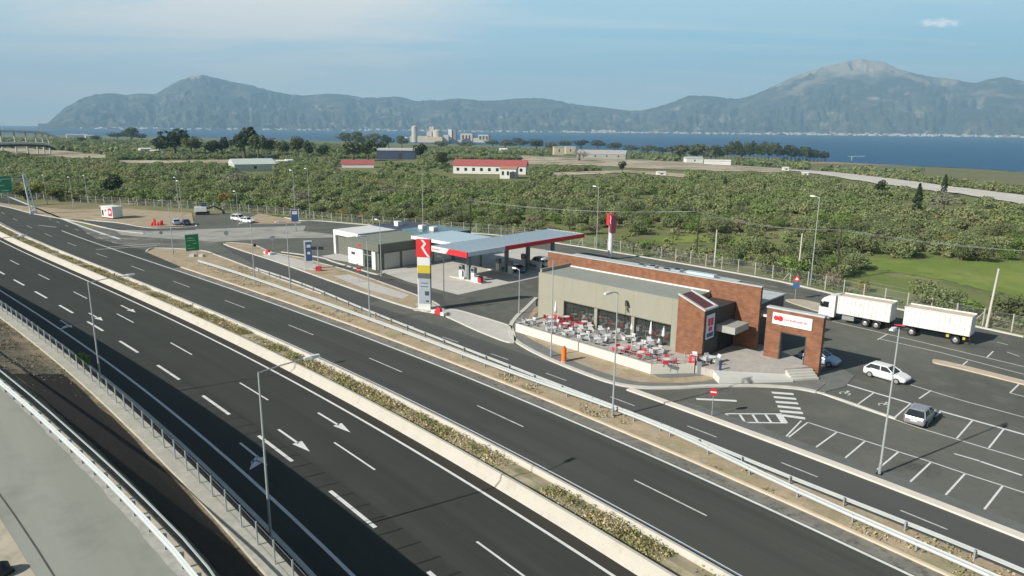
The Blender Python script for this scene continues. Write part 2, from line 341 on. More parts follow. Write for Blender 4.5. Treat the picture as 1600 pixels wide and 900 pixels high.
def strip(name, o0, o1, s0, s1, z, m, step=4):
    f0 = o0 if callable(o0) else (lambda s: o0); f1 = o1 if callable(o1) else (lambda s: o1)
    b = MB(); b.uv = []; ss = srange(s0, s1, step)
    for s in ss:
        for k in range(3):
            off = f0(s) + (f1(s) - f0(s)) * k / 2; b.v.append(tuple(rd(s, off, z))); b.uv.append((s, off))
    for i in range(len(ss) - 1):
        for k in range(2): b.f.append([i * 3 + k, (i + 1) * 3 + k, (i + 1) * 3 + k + 1, i * 3 + k + 1]); b.m.append(0)
    return struct(b.build(name, m))
def sheet(name, pts, z, m):                # flat polygon on a level, uv = road frame
    b = MB(); P = [(p.x, p.y) for p in pts]
    a = sum(P[i][0] * P[(i + 1) % len(P)][1] - P[(i + 1) % len(P)][0] * P[i][1] for i in range(len(P)))
    if a < 0: P = P[::-1]
    b.face([(x, y, z) for x, y in P]); b.uv = [(x * C46 - y * S46, x * S46 + y * C46) for x, y in P]
    return struct(b.build(name, m))
def pxs(pts, z=0.0): return [at(x, y, z) for x, y in pts]
def smooth_path(P, n=6, close=False):      # Catmull-Rom through world points
    P = [Vector(p) for p in P]; out = []; N = len(P)
    for i in range(N if close else N - 1):
        g = (lambda k: P[k % N]) if close else (lambda k: P[min(max(k, 0), N - 1)])
        p0, p1, p2, p3 = g(i - 1), g(i), g(i + 1), g(i + 2)
        for k in range(n):
            t = k / n; out.append(0.5 * ((2 * p1) + (p2 - p0) * t + (2 * p0 - 5 * p1 + 4 * p2 - p3) * t * t + (3 * p1 - p0 - 3 * p2 + p3) * t ** 3))
    if not close: out.append(P[-1])
    return out
def line(b, a, c, w, z):                   # a painted bar between two ground points
    a, c = Vector((a.x, a.y, 0)), Vector((c.x, c.y, 0)); d = (c - a).normalized(); n = Vector((-d.y, d.x, 0)) * w / 2; u = Vector((0, 0, z))
    b.face([a - n + u, c - n + u, c + n + u, a + n + u])
def kerb(name, path, w, h, m, z=0.0):
    b = MB(); b.sweep([Vector((p.x, p.y, z)) for p in path], [(-w / 2, -0.05), (-w / 2, h), (w / 2, h), (w / 2, -0.05)]); return struct(b.build(name, m))

# ================================================================== SETTING
# land: one sheet, fine near the camera and running out to the coast
def land():
    az = np.linspace(R(-75), R(75), 241); rr = np.concatenate([[0.5], np.geomspace(12, 8200, 190)])
    A, Rr = np.meshgrid(az, rr); X, Y = np.sin(A) * Rr, np.cos(A) * Rr; Z = terr(X, Y) - 0.08
    far = np.clip((Rr - 260) / 400, 0, 1); Z += far * 0.8 * np.sin(X * 0.021) * np.cos(Y * 0.017)
    V = np.stack([X, Y, Z], -1).reshape(-1, 3); n = len(az); i, j = np.meshgrid(np.arange(len(rr) - 1), np.arange(n - 1), indexing='ij')
    F = np.stack([i * n + j, i * n + j + 1, (i + 1) * n + j + 1, (i + 1) * n + j], -1).reshape(-1, 4)[:, ::-1]
    m = layered('grove_ground', (0.165, 0.172, 0.070), [
        (0.02, 0.42, 0.62, (0.145, 0.195, 0.048)), (0.012, 0.48, 0.64, (0.27, 0.215, 0.13)), (0.11, 0.5, 0.75, (0.115, 0.125, 0.06)),
        (0.05, 0.6, 0.76, (0.36, 0.30, 0.20)), (0.5, 0.5, 0.8, (0.21, 0.19, 0.11))], 0.95, 0.4)
    return struct(npmesh('ground', V, F, m))
land()
b = MB(); b.face([(-19900, -400, SEA), (19900, -400, SEA), (19900, 19900, SEA), (-19900, 19900, SEA)])
sea_m = bpy.data.materials.new('sea_water'); sea_m.use_nodes = True
def _sea():
    nt = sea_m.node_tree; N = nt.nodes.new; L = nt.links.new; p = nt.nodes['Principled BSDF']
    p.inputs['Roughness'].default_value = 0.4; p.inputs['IOR'].default_value = 1.33; p.inputs['Specular IOR Level'].default_value = 0.25
    tc = N('ShaderNodeTexCoord'); mp = N('ShaderNodeMapping'); mp.inputs['Scale'].default_value = (0.0005, 0.002, 1); L(tc.outputs['Object'], mp.inputs[0])
    n = N('ShaderNodeTexNoise'); n.inputs['Scale'].default_value = 2; n.inputs['Detail'].default_value = 6; L(mp.outputs[0], n.inputs['Vector'])
    mx = N('ShaderNodeMix'); mx.data_type = 'RGBA'; L(n.outputs['Fac'], mx.inputs[0]); mx.inputs[6].default_value = (0.004, 0.062, 0.15, 1); mx.inputs[7].default_value = (0.007, 0.085, 0.18, 1)
    L(mx.outputs[2], p.inputs['Base Color'])
    w = N('ShaderNodeTexNoise'); w.inputs['Scale'].default_value = 0.25; w.inputs['Detail'].default_value = 4; L(tc.outputs['Object'], w.inputs['Vector'])
    bp = N('ShaderNodeBump'); bp.inputs['Strength'].default_value = 0.5; bp.inputs['Distance'].default_value = 1.0; L(w.outputs['Fac'], bp.inputs['Height']); L(bp.outputs[0], p.inputs['Normal'])
_sea(); struct(b.build('sea', sea_m))

# mountains across the gulf
def vnoise(x, y, seed):
    xi, yi = np.floor(x).astype(int), np.floor(y).astype(int); fx, fy = x - xi, y - yi; fx = fx * fx * (3 - 2 * fx); fy = fy * fy * (3 - 2 * fy)
    def h(a, c): q = (a * 374761393 + c * 668265263 + seed * 974711) & 0x7fffffff; q = ((q ^ (q >> 13)) * 1274126177) & 0x7fffffff; return ((q ^ (q >> 16)) & 0xffff) / 65535.0
    return (h(xi, yi) * (1 - fx) + h(xi + 1, yi) * fx) * (1 - fy) + (h(xi, yi + 1) * (1 - fx) + h(xi + 1, yi + 1) * fx) * fy
def ridged(x, y, seed, o=5):
    t = 0; a = 1.0; s = 0
    for k in range(o): t = t + a * (1 - np.abs(2 * vnoise(x * 2 ** k, y * 2 ** k, seed + k) - 1)); s += a; a *= 0.52
    return t / s
def mountains():
    sil = [(60, 199), (75, 193), (85, 182), (100, 170), (125, 155), (150, 147), (180, 146.5), (197, 149.5), (215, 146.5), (243, 148), (262, 136), (285, 124), (300, 119.5), (318, 117.5), (335, 121), (360, 128), (395, 134), (420, 141), (450, 147), (475, 150), (510, 147), (540, 148), (570, 153), (600, 152.5), (622, 151), (650, 158), (690, 156), (710, 153.5), (730, 155), (750, 158), (800, 155), (840, 153), (870, 157), (890, 162), (930, 167), (970, 172), (1000, 173.5), (1020, 169), (1045, 162), (1075, 150), (1105, 149.5), (1130, 153), (1155, 155), (1180, 148), (1210, 134), (1240, 120), (1270, 109), (1300, 102), (1320, 97), (1345, 92), (1360, 96), (1380, 97), (1400, 106), (1430, 115), (1460, 121.5), (1490, 124), (1525, 130), (1550, 123), (1570, 120), (1590, 126), (1620, 130), (1680, 140), (1760, 146), (1900, 150), (2100, 160)]
    D0, D1, D2 = 10500., 14000., 17500.
    azs, hs = [], []
    for x, y in sil: p = depth(x, y, D1); azs.append(math.atan2(p.x, p.y)); hs.append(p.z - SEA)
    az = np.linspace(azs[0], azs[-1], 900); H = np.interp(az, azs, hs)
    k = np.hanning(5); k /= k.sum(); H = np.convolve(np.pad(H, 2, 'edge'), k, 'valid')
    t = np.concatenate([np.linspace(-0.02, 1, 110), np.linspace(1.03, 2, 20)])
    A, Tt = np.meshgrid(az, t); Hh = np.tile(H, (len(t), 1)); Rr = np.where(Tt < 1, D0 + (D1 - D0) * Tt, D1 + (D2 - D1) * (Tt - 1))
    wx = A * 26; wy = Tt * 3.2; warp = vnoise(wx * 0.7, wy * 0.7, 3) * 1.2
    rn = ridged(wx * 1.3 + warp, wy * 0.9 + warp * 0.5, 5); rf = ridged(wx * 4 + warp, wy * 3, 31, 4)
    tt = np.clip(Tt, 0, 1)
    prof = 0.55 * tt ** 1.35 + 0.45 * (3 * tt ** 2 - 2 * tt ** 3)
    prof *= 1 + (rn - 0.62) * 2.0 * (1 - tt) ** 0.6 * (tt > 0)
    Z = Hh * prof + (rf - 0.6) * 420 * np.sin(np.pi * np.clip(tt, 0, 1)) ** 0.8 * np.clip(Hh / 900, 0.3, 1) + (rf - 0.6) * 35 * (tt > 0.9)
    Z = np.where(Tt > 1, Hh * np.cos((Tt - 1) * np.pi / 2) * (0.9 + 0.1 * rn), Z)
    cap = Hh * np.clip(0.05 + tt, 0, 1) * (Rr / D1) * 0.995
    Z = np.where(Tt < 1, np.minimum(Z, cap + 12), Z); Z = np.where(Tt <= 0.0, -4, np.maximum(Z, 3 + 60 * tt))
    V = np.stack([np.sin(A) * Rr, np.cos(A) * Rr, Z + SEA], -1).reshape(-1, 3); n = len(az)
    i, j = np.meshgrid(np.arange(len(t) - 1), np.arange(n - 1), indexing='ij')
    F = np.stack([i * n + j, i * n + j + 1, (i + 1) * n + j + 1, (i + 1) * n + j], -1).reshape(-1, 4)[:, ::-1]
    m = layered('mountain_scrub', (0.050, 0.053, 0.040), [(0.0011, 0.45, 0.65, (0.095, 0.088, 0.065)), (0.0016, 0.53, 0.68, (0.24, 0.205, 0.15)), (0.004, 0.48, 0.66, (0.03, 0.036, 0.028)), (0.003, 0.60, 0.70, (0.34, 0.29, 0.22), (1, 1, 3))], 0.95, 0)
    nt = m.node_tree; N = nt.nodes.new; L = nt.links.new; p = nt.nodes['Principled BSDF']; cur = p.inputs['Base Color'].links[0].from_socket
    tc = N('ShaderNodeTexCoord'); s = N('ShaderNodeSeparateXYZ'); L(tc.outputs['Object'], s.inputs[0])
    nz = N('ShaderNodeTexNoise'); nz.inputs['Scale'].default_value = 0.0016; nz.inputs['Detail'].default_value = 8; L(tc.outputs['Object'], nz.inputs['Vector'])
    ad = N('ShaderNodeMath'); ad.operation = 'MULTIPLY_ADD'; L(nz.outputs['Fac'], ad.inputs[0]); ad.inputs[1].default_value = 900; L(s.outputs[2], ad.inputs[2])
    mr = N('ShaderNodeMapRange'); mr.inputs['From Min'].default_value = 1290; mr.inputs['From Max'].default_value = 1500; L(ad.outputs[0], mr.inputs['Value'])
    mx = N('ShaderNodeMix'); mx.data_type = 'RGBA'; n9 = N('ShaderNodeMath'); n9.operation = 'MULTIPLY'; L(mr.outputs[0], n9.inputs[0]); n9.inputs[1].default_value = 0.75; L(n9.outputs[0], mx.inputs[0]); L(cur, mx.inputs[6]); mx.inputs[7].default_value = (0.42, 0.345, 0.26, 1); L(mx.outputs[2], p.inputs['Base Color'])
    struct(npmesh('mountains', V, F, m))
    # the pale towns strung along the far shore
    bx = MB()
    def town(x0, x1, n, hmax, deep):
        for _ in range(n):
            x = random.uniform(x0, x1); r = D0 + random.uniform(-20, deep) ; p = depth(x, 212, r); w = random.uniform(14, 45); h = random.uniform(8, hmax)
            zb = SEA + 2 + max(0, (r - D0)) * 0.055; bx.i = 0 if random.random() < 0.75 else 1
            bx.box(p.x - w / 2, p.y - 8, zb - 15, p.x + w / 2, p.y + 8, zb + h)
    town(1200, 1640, 420, 24, 330); town(1400, 1450, 70, 26, 800); town(880, 1210, 170, 18, 260); town(925, 962, 50, 24, 500); town(380, 880, 170, 14, 350); town(560, 720, 60, 14, 900); town(120, 380, 60, 13, 300)
    tag(bx.build('shore_town', [mat('town_white', (0.72, 0.70, 0.66), 0.8, 0.1, 0.01), mat('town_tile', (0.45, 0.30, 0.22), 0.8, 0.1, 0.01)]), kind='stuff')
mountains()

# ------------------------------------------------------------------ highway
S0, S1 = -330, 45
strip('highway_near_carriageway', 12.9, 27.7, S0, S1, 0.0, asphalt_nr)
strip('highway_far_carriageway', 31.6, 41.95, S0, S1, 0.0, asphalt_hw)
strip('road_shoulder', 40.5, 41.95, -130, S1, 0.004, shoulder_m)
strip('road_shoulder', 26.78, 27.72, S0, S1, 0.004, layered('dark_shoulder', (0.040, 0.037, 0.031), [(0.6, 0.4, 0.7, (0.050, 0.046, 0.038), (0.05, 1, 1), 1)], 0.9, 0.05))
def solid(off, w, name, s0=S0, s1=S1, z=0.009, m=None): strip(name, off - w / 2, off + w / 2, s0, s1, z, m or paint)
solid(40.3, 0.24, 'edge_line', -195, S1); solid(32.35, 0.22, 'edge_line'); solid(26.62, 0.22, 'edge_line'); solid(15.1, 0.24, 'edge_line')
def dashes(name, off, spans, w, m=None):
    b = MB()
    for a, c in spans:
        k = 3
        for i in range(k): line(b, rd(a + (c - a) * i / k, off), rd(a + (c - a) * (i + 1) / k, off), w, 0.009)
    return struct(b.build(name, m or paint))
dashes('lane_line', 36.25, [(s, s + 6.2) for s in np.arange(-27.2 - 18.35 * 13, 40, 18.35)], 0.14, paint_y)
dashes('lane_line', 22.6, [(s, s + 6.2) for s in np.arange(-47.6 - 18.4 * 12, 40, 18.4)], 0.15)
dashes('lane_line', 18.6, [(s, s + 6.1) for s in [-40.9 - 12.05 * k for k in range(-5, 18)]], 0.28)
dashes('lane_line', 47.25, [(s, s + 2.9) for s in np.arange(-21.1 - 8.72 * 9, 40, 8.72)], 0.13, paint_y)
def arrow(s, off, kind=0):
    b = MB(); z = 0.009
    line(b, rd(s, off), rd(s + 3.6, off), 0.2, z); 
    if kind == 0: b.face([rd(s + 3.4, off - 0.42, z), rd(s + 5.6, off, z), rd(s + 3.4, off + 0.42, z)])
    else:
        line(b, rd(s + 3.3, off), rd(s + 4.0, off - 0.75), 0.2, z); b.face([rd(s + 3.55, off - 0.45, z), rd(s + 5.0, off - 1.35, z), rd(s + 4.5, off - 0.2, z)])
        b.face([rd(s + 3.6, off - 0.3, z), rd(s + 5.2, off, z), rd(s + 3.6, off + 0.3, z)])
    return struct(b.build('arrow_marking', paint))
for x, y, dx in ((497, 645, 0), (189, 477, 0), (435, 671, 0), (139, 489, 0)):
    s, n = sn(x, y); arrow(s, n - Q(s))
for x, y in ((375, 692), (94, 500)):
    s, n = sn(x, y); arrow(s, n - Q(s), 1)
# median: barrier, planting strip, barrier
def barrier(name, off, prof, label, m, group):
    b = MB(); b.sweep([rd(s, off) for s in srange(S0, S1, 4)], prof); return tag(b.build(name, m), label, 'barrier', group)
barrier('concrete_barrier', 28.35, [(-0.62, 0), (-0.55, 0.1), (-0.2, 0.42), (-0.1, 0.86), (0.12, 0.86), (0.3, 0.3), (0.34, 0)], 'wide cream concrete barrier on the near side of the planted median', conc_b, None)
barrier('concrete_barrier', 31.1, [(-0.3, 0), (-0.26, 0.5), (-0.1, 0.72), (0.1, 0.72), (0.24, 0.25), (0.42, 0.1), (0.45, 0)], 'narrow white concrete barrier on the far side of the planted median', conc_b, None)
b = MB(); b.sweep([rd(s, 29.75) for s in srange(S0, S1, 4)], [(-1.2, 0.02), (-1.15, 0.36), (0, 0.48), (1.1, 0.36), (1.15, 0.02)])
struct(b.build('median_soil', layered('median_earth', (0.30, 0.26, 0.155), [(0.5, 0.4, 0.65, (0.42, 0.36, 0.25)), (0.3, 0.5, 0.7, (0.13, 0.14, 0.06)), (2, 0.5, 0.75, (0.34, 0.30, 0.23))], 0.95, 0.4)))
def leafcards(P, size, up=0.5, flat=0.5):
    n = len(P); d = rng.normal(size=(n, 3)); d[:, 2] += up; d /= np.linalg.norm(d, axis=1)[:, None]
    a = np.cross(d, rng.normal(size=(n, 3))); a /= np.linalg.norm(a, axis=1)[:, None] + 1e-9; c = np.cross(d, a)
    s = np.asarray(size).reshape(-1, 1) * rng.uniform(0.6, 1.3, (n, 1)); a = a * s; c = c * s * rng.uniform(flat, 1, (n, 1))
    V = np.stack([P - a - c * 0.6, P + a * 0.7 - c, P + a + c * 0.7, P - a * 0.6 + c], 1).reshape(-1, 3)
    return V, np.arange(4 * n).reshape(n, 4)
def median_plants():
    n = 90000; s = rng.uniform(-250, 12, n); u = rng.random(n)
    keep = vnoise(s * 0.33, np.zeros(n), 17) * 0.6 + vnoise(s * 1.4, u * 3, 5) * 0.5 > 0.49; s = s[keep]; n = len(s)
    off = 29.75 + np.clip(rng.normal(0, 0.5, n), -0.98, 1.0)
    P = np.array([tuple(rd(float(a), float(o), 0)) for a, o in zip(s, off)]); hh = vnoise(s * 0.8, off * 2, 9)
    P[:, 2] = 0.40 + rng.random(n) ** 1.4 * (0.08 + 0.40 * hh); V, F = leafcards(P, np.full(n, 0.068), 0.5, 0.3)
    mi = ((vnoise(s * 0.45, off, 21) + rng.normal(0, 0.16, n)) > 0.5).astype(int) + (rng.random(n) < 0.25) * 1
    ms = [mat('shrub_green', (0.215, 0.225, 0.07), 0.8, 0.3, 1), mat('shrub_dry', (0.40, 0.32, 0.16), 0.85, 0.3, 1), mat('straw', (0.56, 0.48, 0.33), 0.9, 0.2, 1)]
    tag(npmesh('median_scrub', V, F, ms, mi), kind='stuff')
median_plants()

# guard rails
def guardrail(name, offs, side, s0, s1, z, label, first=0.0, group=None, step=4.0, top=False, wide=0.34):
    f = offs if callable(offs) else (lambda s: offs)
    r = thing(name, label, 'guard rail', (0, 0, 0), 0, group)
    path = [rd(s, f(s), z) for s in srange(s0, s1, 3)]; h = 0.42; k = wide / 0.34
    prof = [(0, h), (0.07, h + 0.05 * k), (0.07, h + 0.10 * k), (0.0, h + 0.155 * k), (0.0, h + 0.185 * k), (0.07, h + 0.24 * k), (0.07, h + 0.29 * k), (0, h + 0.34 * k)]
    prof = [(p[0] * side, p[1]) for p in prof]; prof += [(p[0] - 0.012 * side, p[1]) for p in prof[::-1]]
    if side < 0: prof = prof[::-1]
    b = MB(); b.sweep(path, prof); b.build('beam', galv, r)
    ps = [s0 + first + step * i for i in range(int((s1 - s0) / step))]
    ps = sorted(ps, key=lambda s: abs(s + 10))[:98]
    for s in ps:
        p = rd(s, f(s), z); q = rd(s + 1, f(s + 1), z); d = (q - p).normalized(); l = Vector((-d.y, d.x, 0)) * side; o = p - l * 0.12
        b = MB(); b.add([o + d * sx * 0.05 + l * sy * 0.07 + Vector((0, 0, zz)) for zz in (-0.1, h + 0.3 * k) for sx, sy in ((-1, -1), (1, -1), (1, 1), (-1, 1))],
                        [(3, 2, 1, 0), (4, 5, 6, 7), (0, 1, 5, 4), (1, 2, 6, 5), (2, 3, 7, 6), (3, 0, 4, 7)])
        b.add([o + d * sx * 0.06 + l * sy + Vector((0, 0, zz)) for zz in (h + 0.1 * k, h + 0.25 * k) for sx, sy in ((-1, 0.04), (1, 0.04), (1, 0.13), (-1, 0.13))],
              [(3, 2, 1, 0), (4, 5, 6, 7), (0, 1, 5, 4), (1, 2, 6, 5), (2, 3, 7, 6), (3, 0, 4, 7)])
        b.build('rail_post', galv_d, r)
    if top:
        b = MB(); b.sweep([p + Vector((0, 0, 0)) for p in [rd(s, f(s) + 0.42, z) for s in srange(s0, s1, 3)]], [(-0.035, 1.04), (-0.035, 1.11), (0.035, 1.11), (0.035, 1.04)]); b.build('top_rail', galv, r)
    return r
GR1 = table([(1532, 893), (1200, 750), (1045, 668), (800, 583), (640, 522), (430, 447), (375, 428), (300, 405)], 0.6)
GR2 = table([(1600, 890), (1400, 809), (1200, 733), (1050, 668), (920, 620), (800, 573), (640, 511), (560, 479), (482, 446), (420, 425), (345, 402)], 0.6)
print('GR1', [round(GR1(s), 2) for s in (-130, -115, -100, -80, -60, -40, -20, 0, 20)], 'GR2', [round(GR2(s), 2) for s in (-130, -115, -100, -80, -60, -40, -20, 0, 20)])
# note travel is towards +s, so "left" of travel is +off
guardrail('guard_rail', GR1, -1, -131, 30, 0, 'wide pale steel guard rail along the far edge of the highway', step=3.9, wide=0.46)
guardrail('guard_rail', GR2, 1, -118, 30, 0, 'steel guard rail with visible posts backing onto the service road', 1.4, step=3.9, wide=0.3)

# ------------------------------------------------------------------ wall, slope and ramp on the near side
WZ, RZ = 5.3, 6.1
WR = fit([(0, 475), (120, 572), (242, 675), (400, 822), (467, 897)], WZ, 1); WL = fit([(0, 497), (35, 517), (202, 675), (270, 732), (400, 877)], WZ, 1)
RAIL = table([(-120, 500), (-60, 547), (0, 597), (45, 635), (88, 675), (130, 714), (175, 757), (220, 804), (270, 857), (310, 900)], RZ + 0.68)
for nm, f in (('WR', WR), ('WL', WL), ('RAIL', RAIL)): print(nm, [round(f(s), 2) for s in (-120, -80, -40, -20, 0)])
NS0, NS1 = -220, 45
b = MB(); ss = srange(NS0, NS1, 4)
for s in ss: b.v += [tuple(rd(s, WR(s), -0.1)), tuple(rd(s, WR(s), WZ)), tuple(rd(s, WL(s), WZ)), tuple(rd(s, WL(s), WZ - 0.5))]
for i in range(len(ss) - 1):
    for k in range(3): b.f.append([4 * i + k, 4 * i + k + 1, 4 * i + 5 + k, 4 * i + 4 + k]); b.m.append(0)
tag(b.build('retaining_wall', conc_wall), 'pale concrete retaining wall top carrying a wire fence beside the highway', 'wall')
strip('verge_ground', lambda s: WR(s) - 0.1, 12.95, NS0, NS1, -0.03, soil_dk)
kerb('kerb', [rd(s, 13.3) for s in srange(NS0, NS1, 4)], 0.3, 0.12, conc)
EDGE = lambda s: RAIL(s) + 0.75
b = MB(); ss = srange(NS0, NS1, 2.5); K = 7
for s in ss:
    e, w = EDGE(s), WL(s)
    for k in range(K):
        t = k / (K - 1); jit = 0.16 * (vnoise(np.array([s * 0.31]), np.array([k * 1.7]), 4)[0] - 0.5) * (0 < k < K - 1)
        z = RZ + (WZ - 0.2 - RZ) * min(1, max(0, (t - 0.06) / 0.82)) + jit * 0.5
        b.v.append(tuple(rd(s, e + (w - e) * t, z)))
for i in range(len(ss) - 1):
    for k in range(K - 1): b.f.append([K * i + k, K * i + K + k, K * i + K + k + 1, K * i + k + 1]); b.m.append(0)
struct(b.build('embankment_slope', layered('slope_earth', (0.17, 0.135, 0.09), [(0.7, 0.4, 0.62, (0.235, 0.19, 0.125)), (0.35, 0.5, 0.66, (0.10, 0.105, 0.065)), (2.5, 0.5, 0.75, (0.29, 0.25, 0.18))], 0.95, 0.5)))
b = MB(); ss = srange(-64, NS1, 1.2); b.uv = []                      # very dark brown strip laid along the bank
for s in ss:
    e, w = EDGE(s), WL(s)
    for k in range(6):
        t = 0.20 + 0.70 * k / 5 + (0.05 * (vnoise(np.array([s * 0.5]), np.array([k * 9.0]), 14)[0] - 0.5) if k in (0, 5) else 0)
        z = RZ + (WZ - 0.2 - RZ) * min(1, max(0, (t - 0.06) / 0.82)) + 0.07; b.v.append(tuple(rd(s, e + (w - e) * t, z))); b.uv.append((s, e + (w - e) * t))
for i in range(len(ss) - 1):
    for k in range(5): b.f.append([6 * i + k, 6 * i + 6 + k, 6 * i + 7 + k, 6 * i + 1 + k]); b.m.append(0)
struct(b.build('dark_strip', layered('dark_bank', (0.026, 0.022, 0.018), [(0.6, 0.4, 0.7, (0.038, 0.032, 0.025), (0.1, 1, 1), 1), (5, 0.5, 0.8, (0.045, 0.040, 0.032))], 0.95, 0.3)))
def bank_weeds():
    g = np.random.default_rng(8); n = 12000; s = -66 - 64 * g.random(n) ** 1.0 + g.normal(0, 5, n); t = g.uniform(0.1, 0.97, n); P = []
    for a, c in zip(s, t): e, w = EDGE(a), WL(a); P.append(tuple(rd(a, e + (w - e) * c, RZ + (WZ - 0.2 - RZ) * c + 0.03 + g.random() ** 2 * 0.22)))
    P = np.array(P); keep = vnoise(s * 0.5, t * 6, 2) > 0.4; P = P[keep]; V, F = leafcards(P, np.full(len(P), 0.06), 0.5, 0.3); mi = (g.random(len(P)) < 0.6).astype(int)
    tag(npmesh('bank_weeds', V, F, [mat('bank_green', (0.095, 0.105, 0.06), .9, .3, 1), mat('bank_grey', (0.20, 0.185, 0.135), .9, .3, 1)], mi), kind='stuff')
strip('ramp_verge', -70, EDGE, NS0, NS1, RZ, sand_p)
bank_weeds()
AP = lambda s: RAIL(s) - (-0.1 + 0.62 * min(1, max(0, (s + 62) / 50))) + 0.07 * math.sin(s * 1.7) * math.sin(s * 0.61)
strip('ramp_apron', lambda s: AP(s) - 0.3, lambda s: RAIL(s) + 0.3, NS0, NS1, RZ + 0.008, mat('apron_concrete', (0.36, 0.35, 0.31), 0.9, 0.22, 2.5, 0.2))
_s, _n = sn(30, 858, RZ); RW = RAIL(_s) - (_n - Q(_s)); _s, _n = sn(45, 838, RZ); RC = RAIL(_s) - (_n - Q(_s)); print('ramp width', RW, RC)
strip('ramp_road', lambda s: RAIL(s) - RW, AP, NS0, NS1, RZ + 0.012, asphalt_old, 1.0)
strip('ramp_joint', lambda s: RAIL(s) - RC - 0.04, lambda s: RAIL(s) - RC + 0.04, NS0, NS1, RZ + 0.018, mat('tar_joint', (0.07, 0.075, 0.065), 0.9, 0.2, 1))
guardrail('guard_rail', RAIL, -1, -150, 30, RZ, 'double steel guard rail curving along the elevated ramp road', 0.7, step=2.0, top=True, wide=0.46)
def wire_fence(name, path_fn, s_list, h, label, n_m, post_r, z):
    r = thing(name, label, 'fence'); b = MB()
    P = [path_fn(s) for s in s_list]
    for a, c in zip(P, P[1:]): b.face([a, c, c + Vector((0, 0, h * 0.95)), a + Vector((0, 0, h * 0.95))])
    b.build('wire_mesh', n_m, r)
    b = MB()
    for zz in (0.08, h * 0.95): b.pipe([p + Vector((0, 0, zz)) for p in P], 0.007, 4)
    b.build('line_wire', galv_d, r)
    for p in P[-98:]: MB().tube(p - Vector((0, 0, 0.05)), p + Vector((0, 0, h)), post_r, 8).build('fence_post', pole_m, r)
    return r
FO = fit([(35, 500), (111, 562), (176, 620), (270, 708), (345, 780), (430, 865)], WZ, 1)
wire_fence('wire_fence', lambda s: rd(s, WR(s) - 0.45, WZ), srange(-96, 12, 2.0), 1.25, 'low wire fence with thin grey posts on the retaining wall top', net_l, 0.045, 0)
# dark tarpaulin heap at the bottom left corner
p = at(3, 897, RZ); b = MB(); rings = []
for k in range(6):
    t = k / 5; rr = 0.38 * math.cos(t * math.pi / 2 * 0.92); rings.append([(rr * (1 + 0.25 * math.sin(3 * a + k)) * math.cos(a), rr * 1.3 * (1 + 0.2 * math.cos(2 * a + k)) * math.sin(a), 0.6 * t ** 0.8) for a in [2 * math.pi * q / 14 for q in range(14)]])
b.loft(rings); o = b.build('tarpaulin_heap', black_m, smooth=True); o.location = p; tag(o, 'black covered heap on the sand at the bottom left corner', 'heap')

# ------------------------------------------------------------------ service area ground
BACK = [(1760, 566), (1600, 527), (1500, 505), (1320, 464), (1200, 436.5), (1000, 401), (872, 380.5), (780, 368), (647, 358), (573, 351.5), (500, 345.5), (470, 345), (445, 340), (400, 333), (306, 334), (300, 350), (225, 357)]
SVL = lambda s: GR2(s) + 0.45
yard = [rd(s, max(41.55, SVL(s)) if s > -118 else 41.5) for s in srange(45, -185, 4)]
sheet('service_yard', yard + pxs([(180, 361), (225, 357.5)])[::1] + pxs(BACK[::-1][1:]), -0.002, asphalt_yd)
strip('service_road', SVL, 49.95, -96, 45, 0.004, asphalt_sv)
sheet('service_road', pxs([(341, 381), (352, 380), (420, 405), (520, 440), (600, 467.5), (560, 478), (503, 460), (420, 427)]), 0.003, asphalt_sv)
# exit lane beyond the nose of the island
strip('exit_lane', 41.5, lambda s: 46.2 if s > -185 else 45.4, S0, -131, 0.002, asphalt_hw)
solid(45.9, 0.7, 'exit_edge_strip', -300, -172, 0.012, mat('pale_edge_strip', (0.60, 0.63, 0.60), 0.8, 0.1, 0.5))
dashes('lane_line', 43.4, [(s, s + 3) for s in np.arange(-250, -160, 9)], 0.14, paint_y)
b = MB()
for a, c in (((150, 390), (245, 383.5)), ((170, 386), (250, 380)), ((155, 366), (180, 369.5)), ((190, 373), (215, 374)), ((60, 352), (88, 355))): line(b, at(*a), at(*c), 0.35, 0.012)
struct(b.build('hatch_marking', paint_y))
# left car park, its access lane and the pale concrete crossing
sheet('concrete_crossing', pxs([(180, 360), (232, 358), (300, 358.5), (478, 352.5), (474, 361), (520, 366), (520, 371), (420, 373), (335, 378), (300, 375), (235, 371), (190, 367)]), 0.008, layered('worn_crossing', (0.30, 0.295, 0.26), [(0.2, 0.4, 0.62, (0.38, 0.37, 0.325)), (0.6, 0.5, 0.66, (0.21, 0.21, 0.185), (0.3, 1, 1))], 0.92, 0.1))
sheet('worn_asphalt', pxs([(120, 353), (200, 360), (335, 379), (345, 383), (300, 388), (244, 385), (228, 391), (150, 373)]), 0.006, layered('worn_asphalt', (0.125, 0.126, 0.11), [(0.15, 0.4, 0.62, (0.19, 0.188, 0.162)), (0.5, 0.5, 0.66, (0.085, 0.086, 0.076), (0.25, 1, 1))], 0.92, 0.1))
sheet('sandy_ground', pxs([(-60, 311), (0, 317), (40, 322), (110, 327.5), (200, 326), (300, 333), (303, 352), (235, 355), (182, 347.5), (132, 343.5), (98, 342), (52, 333), (0, 320.5), (-60, 313)]), 0.012, sand)
sheet('sandy_ground', pxs([(405, 333.5), (440, 340), (470, 344.5), (470, 349), (395, 350), (388, 341)]), 0.012, sand)
sheet('access_lane', pxs([(98, 342), (132, 344), (182, 348.5), (240, 357), (305, 356), (305, 359.5), (232, 361), (180, 358), (115, 345.5)]), 0.014, asphalt_sv)
kerb('kerb', smooth_path(pxs([(132, 343.7), (182, 348), (235, 356.2), (300, 355), (306, 352)])), 0.4, 0.13, conc)
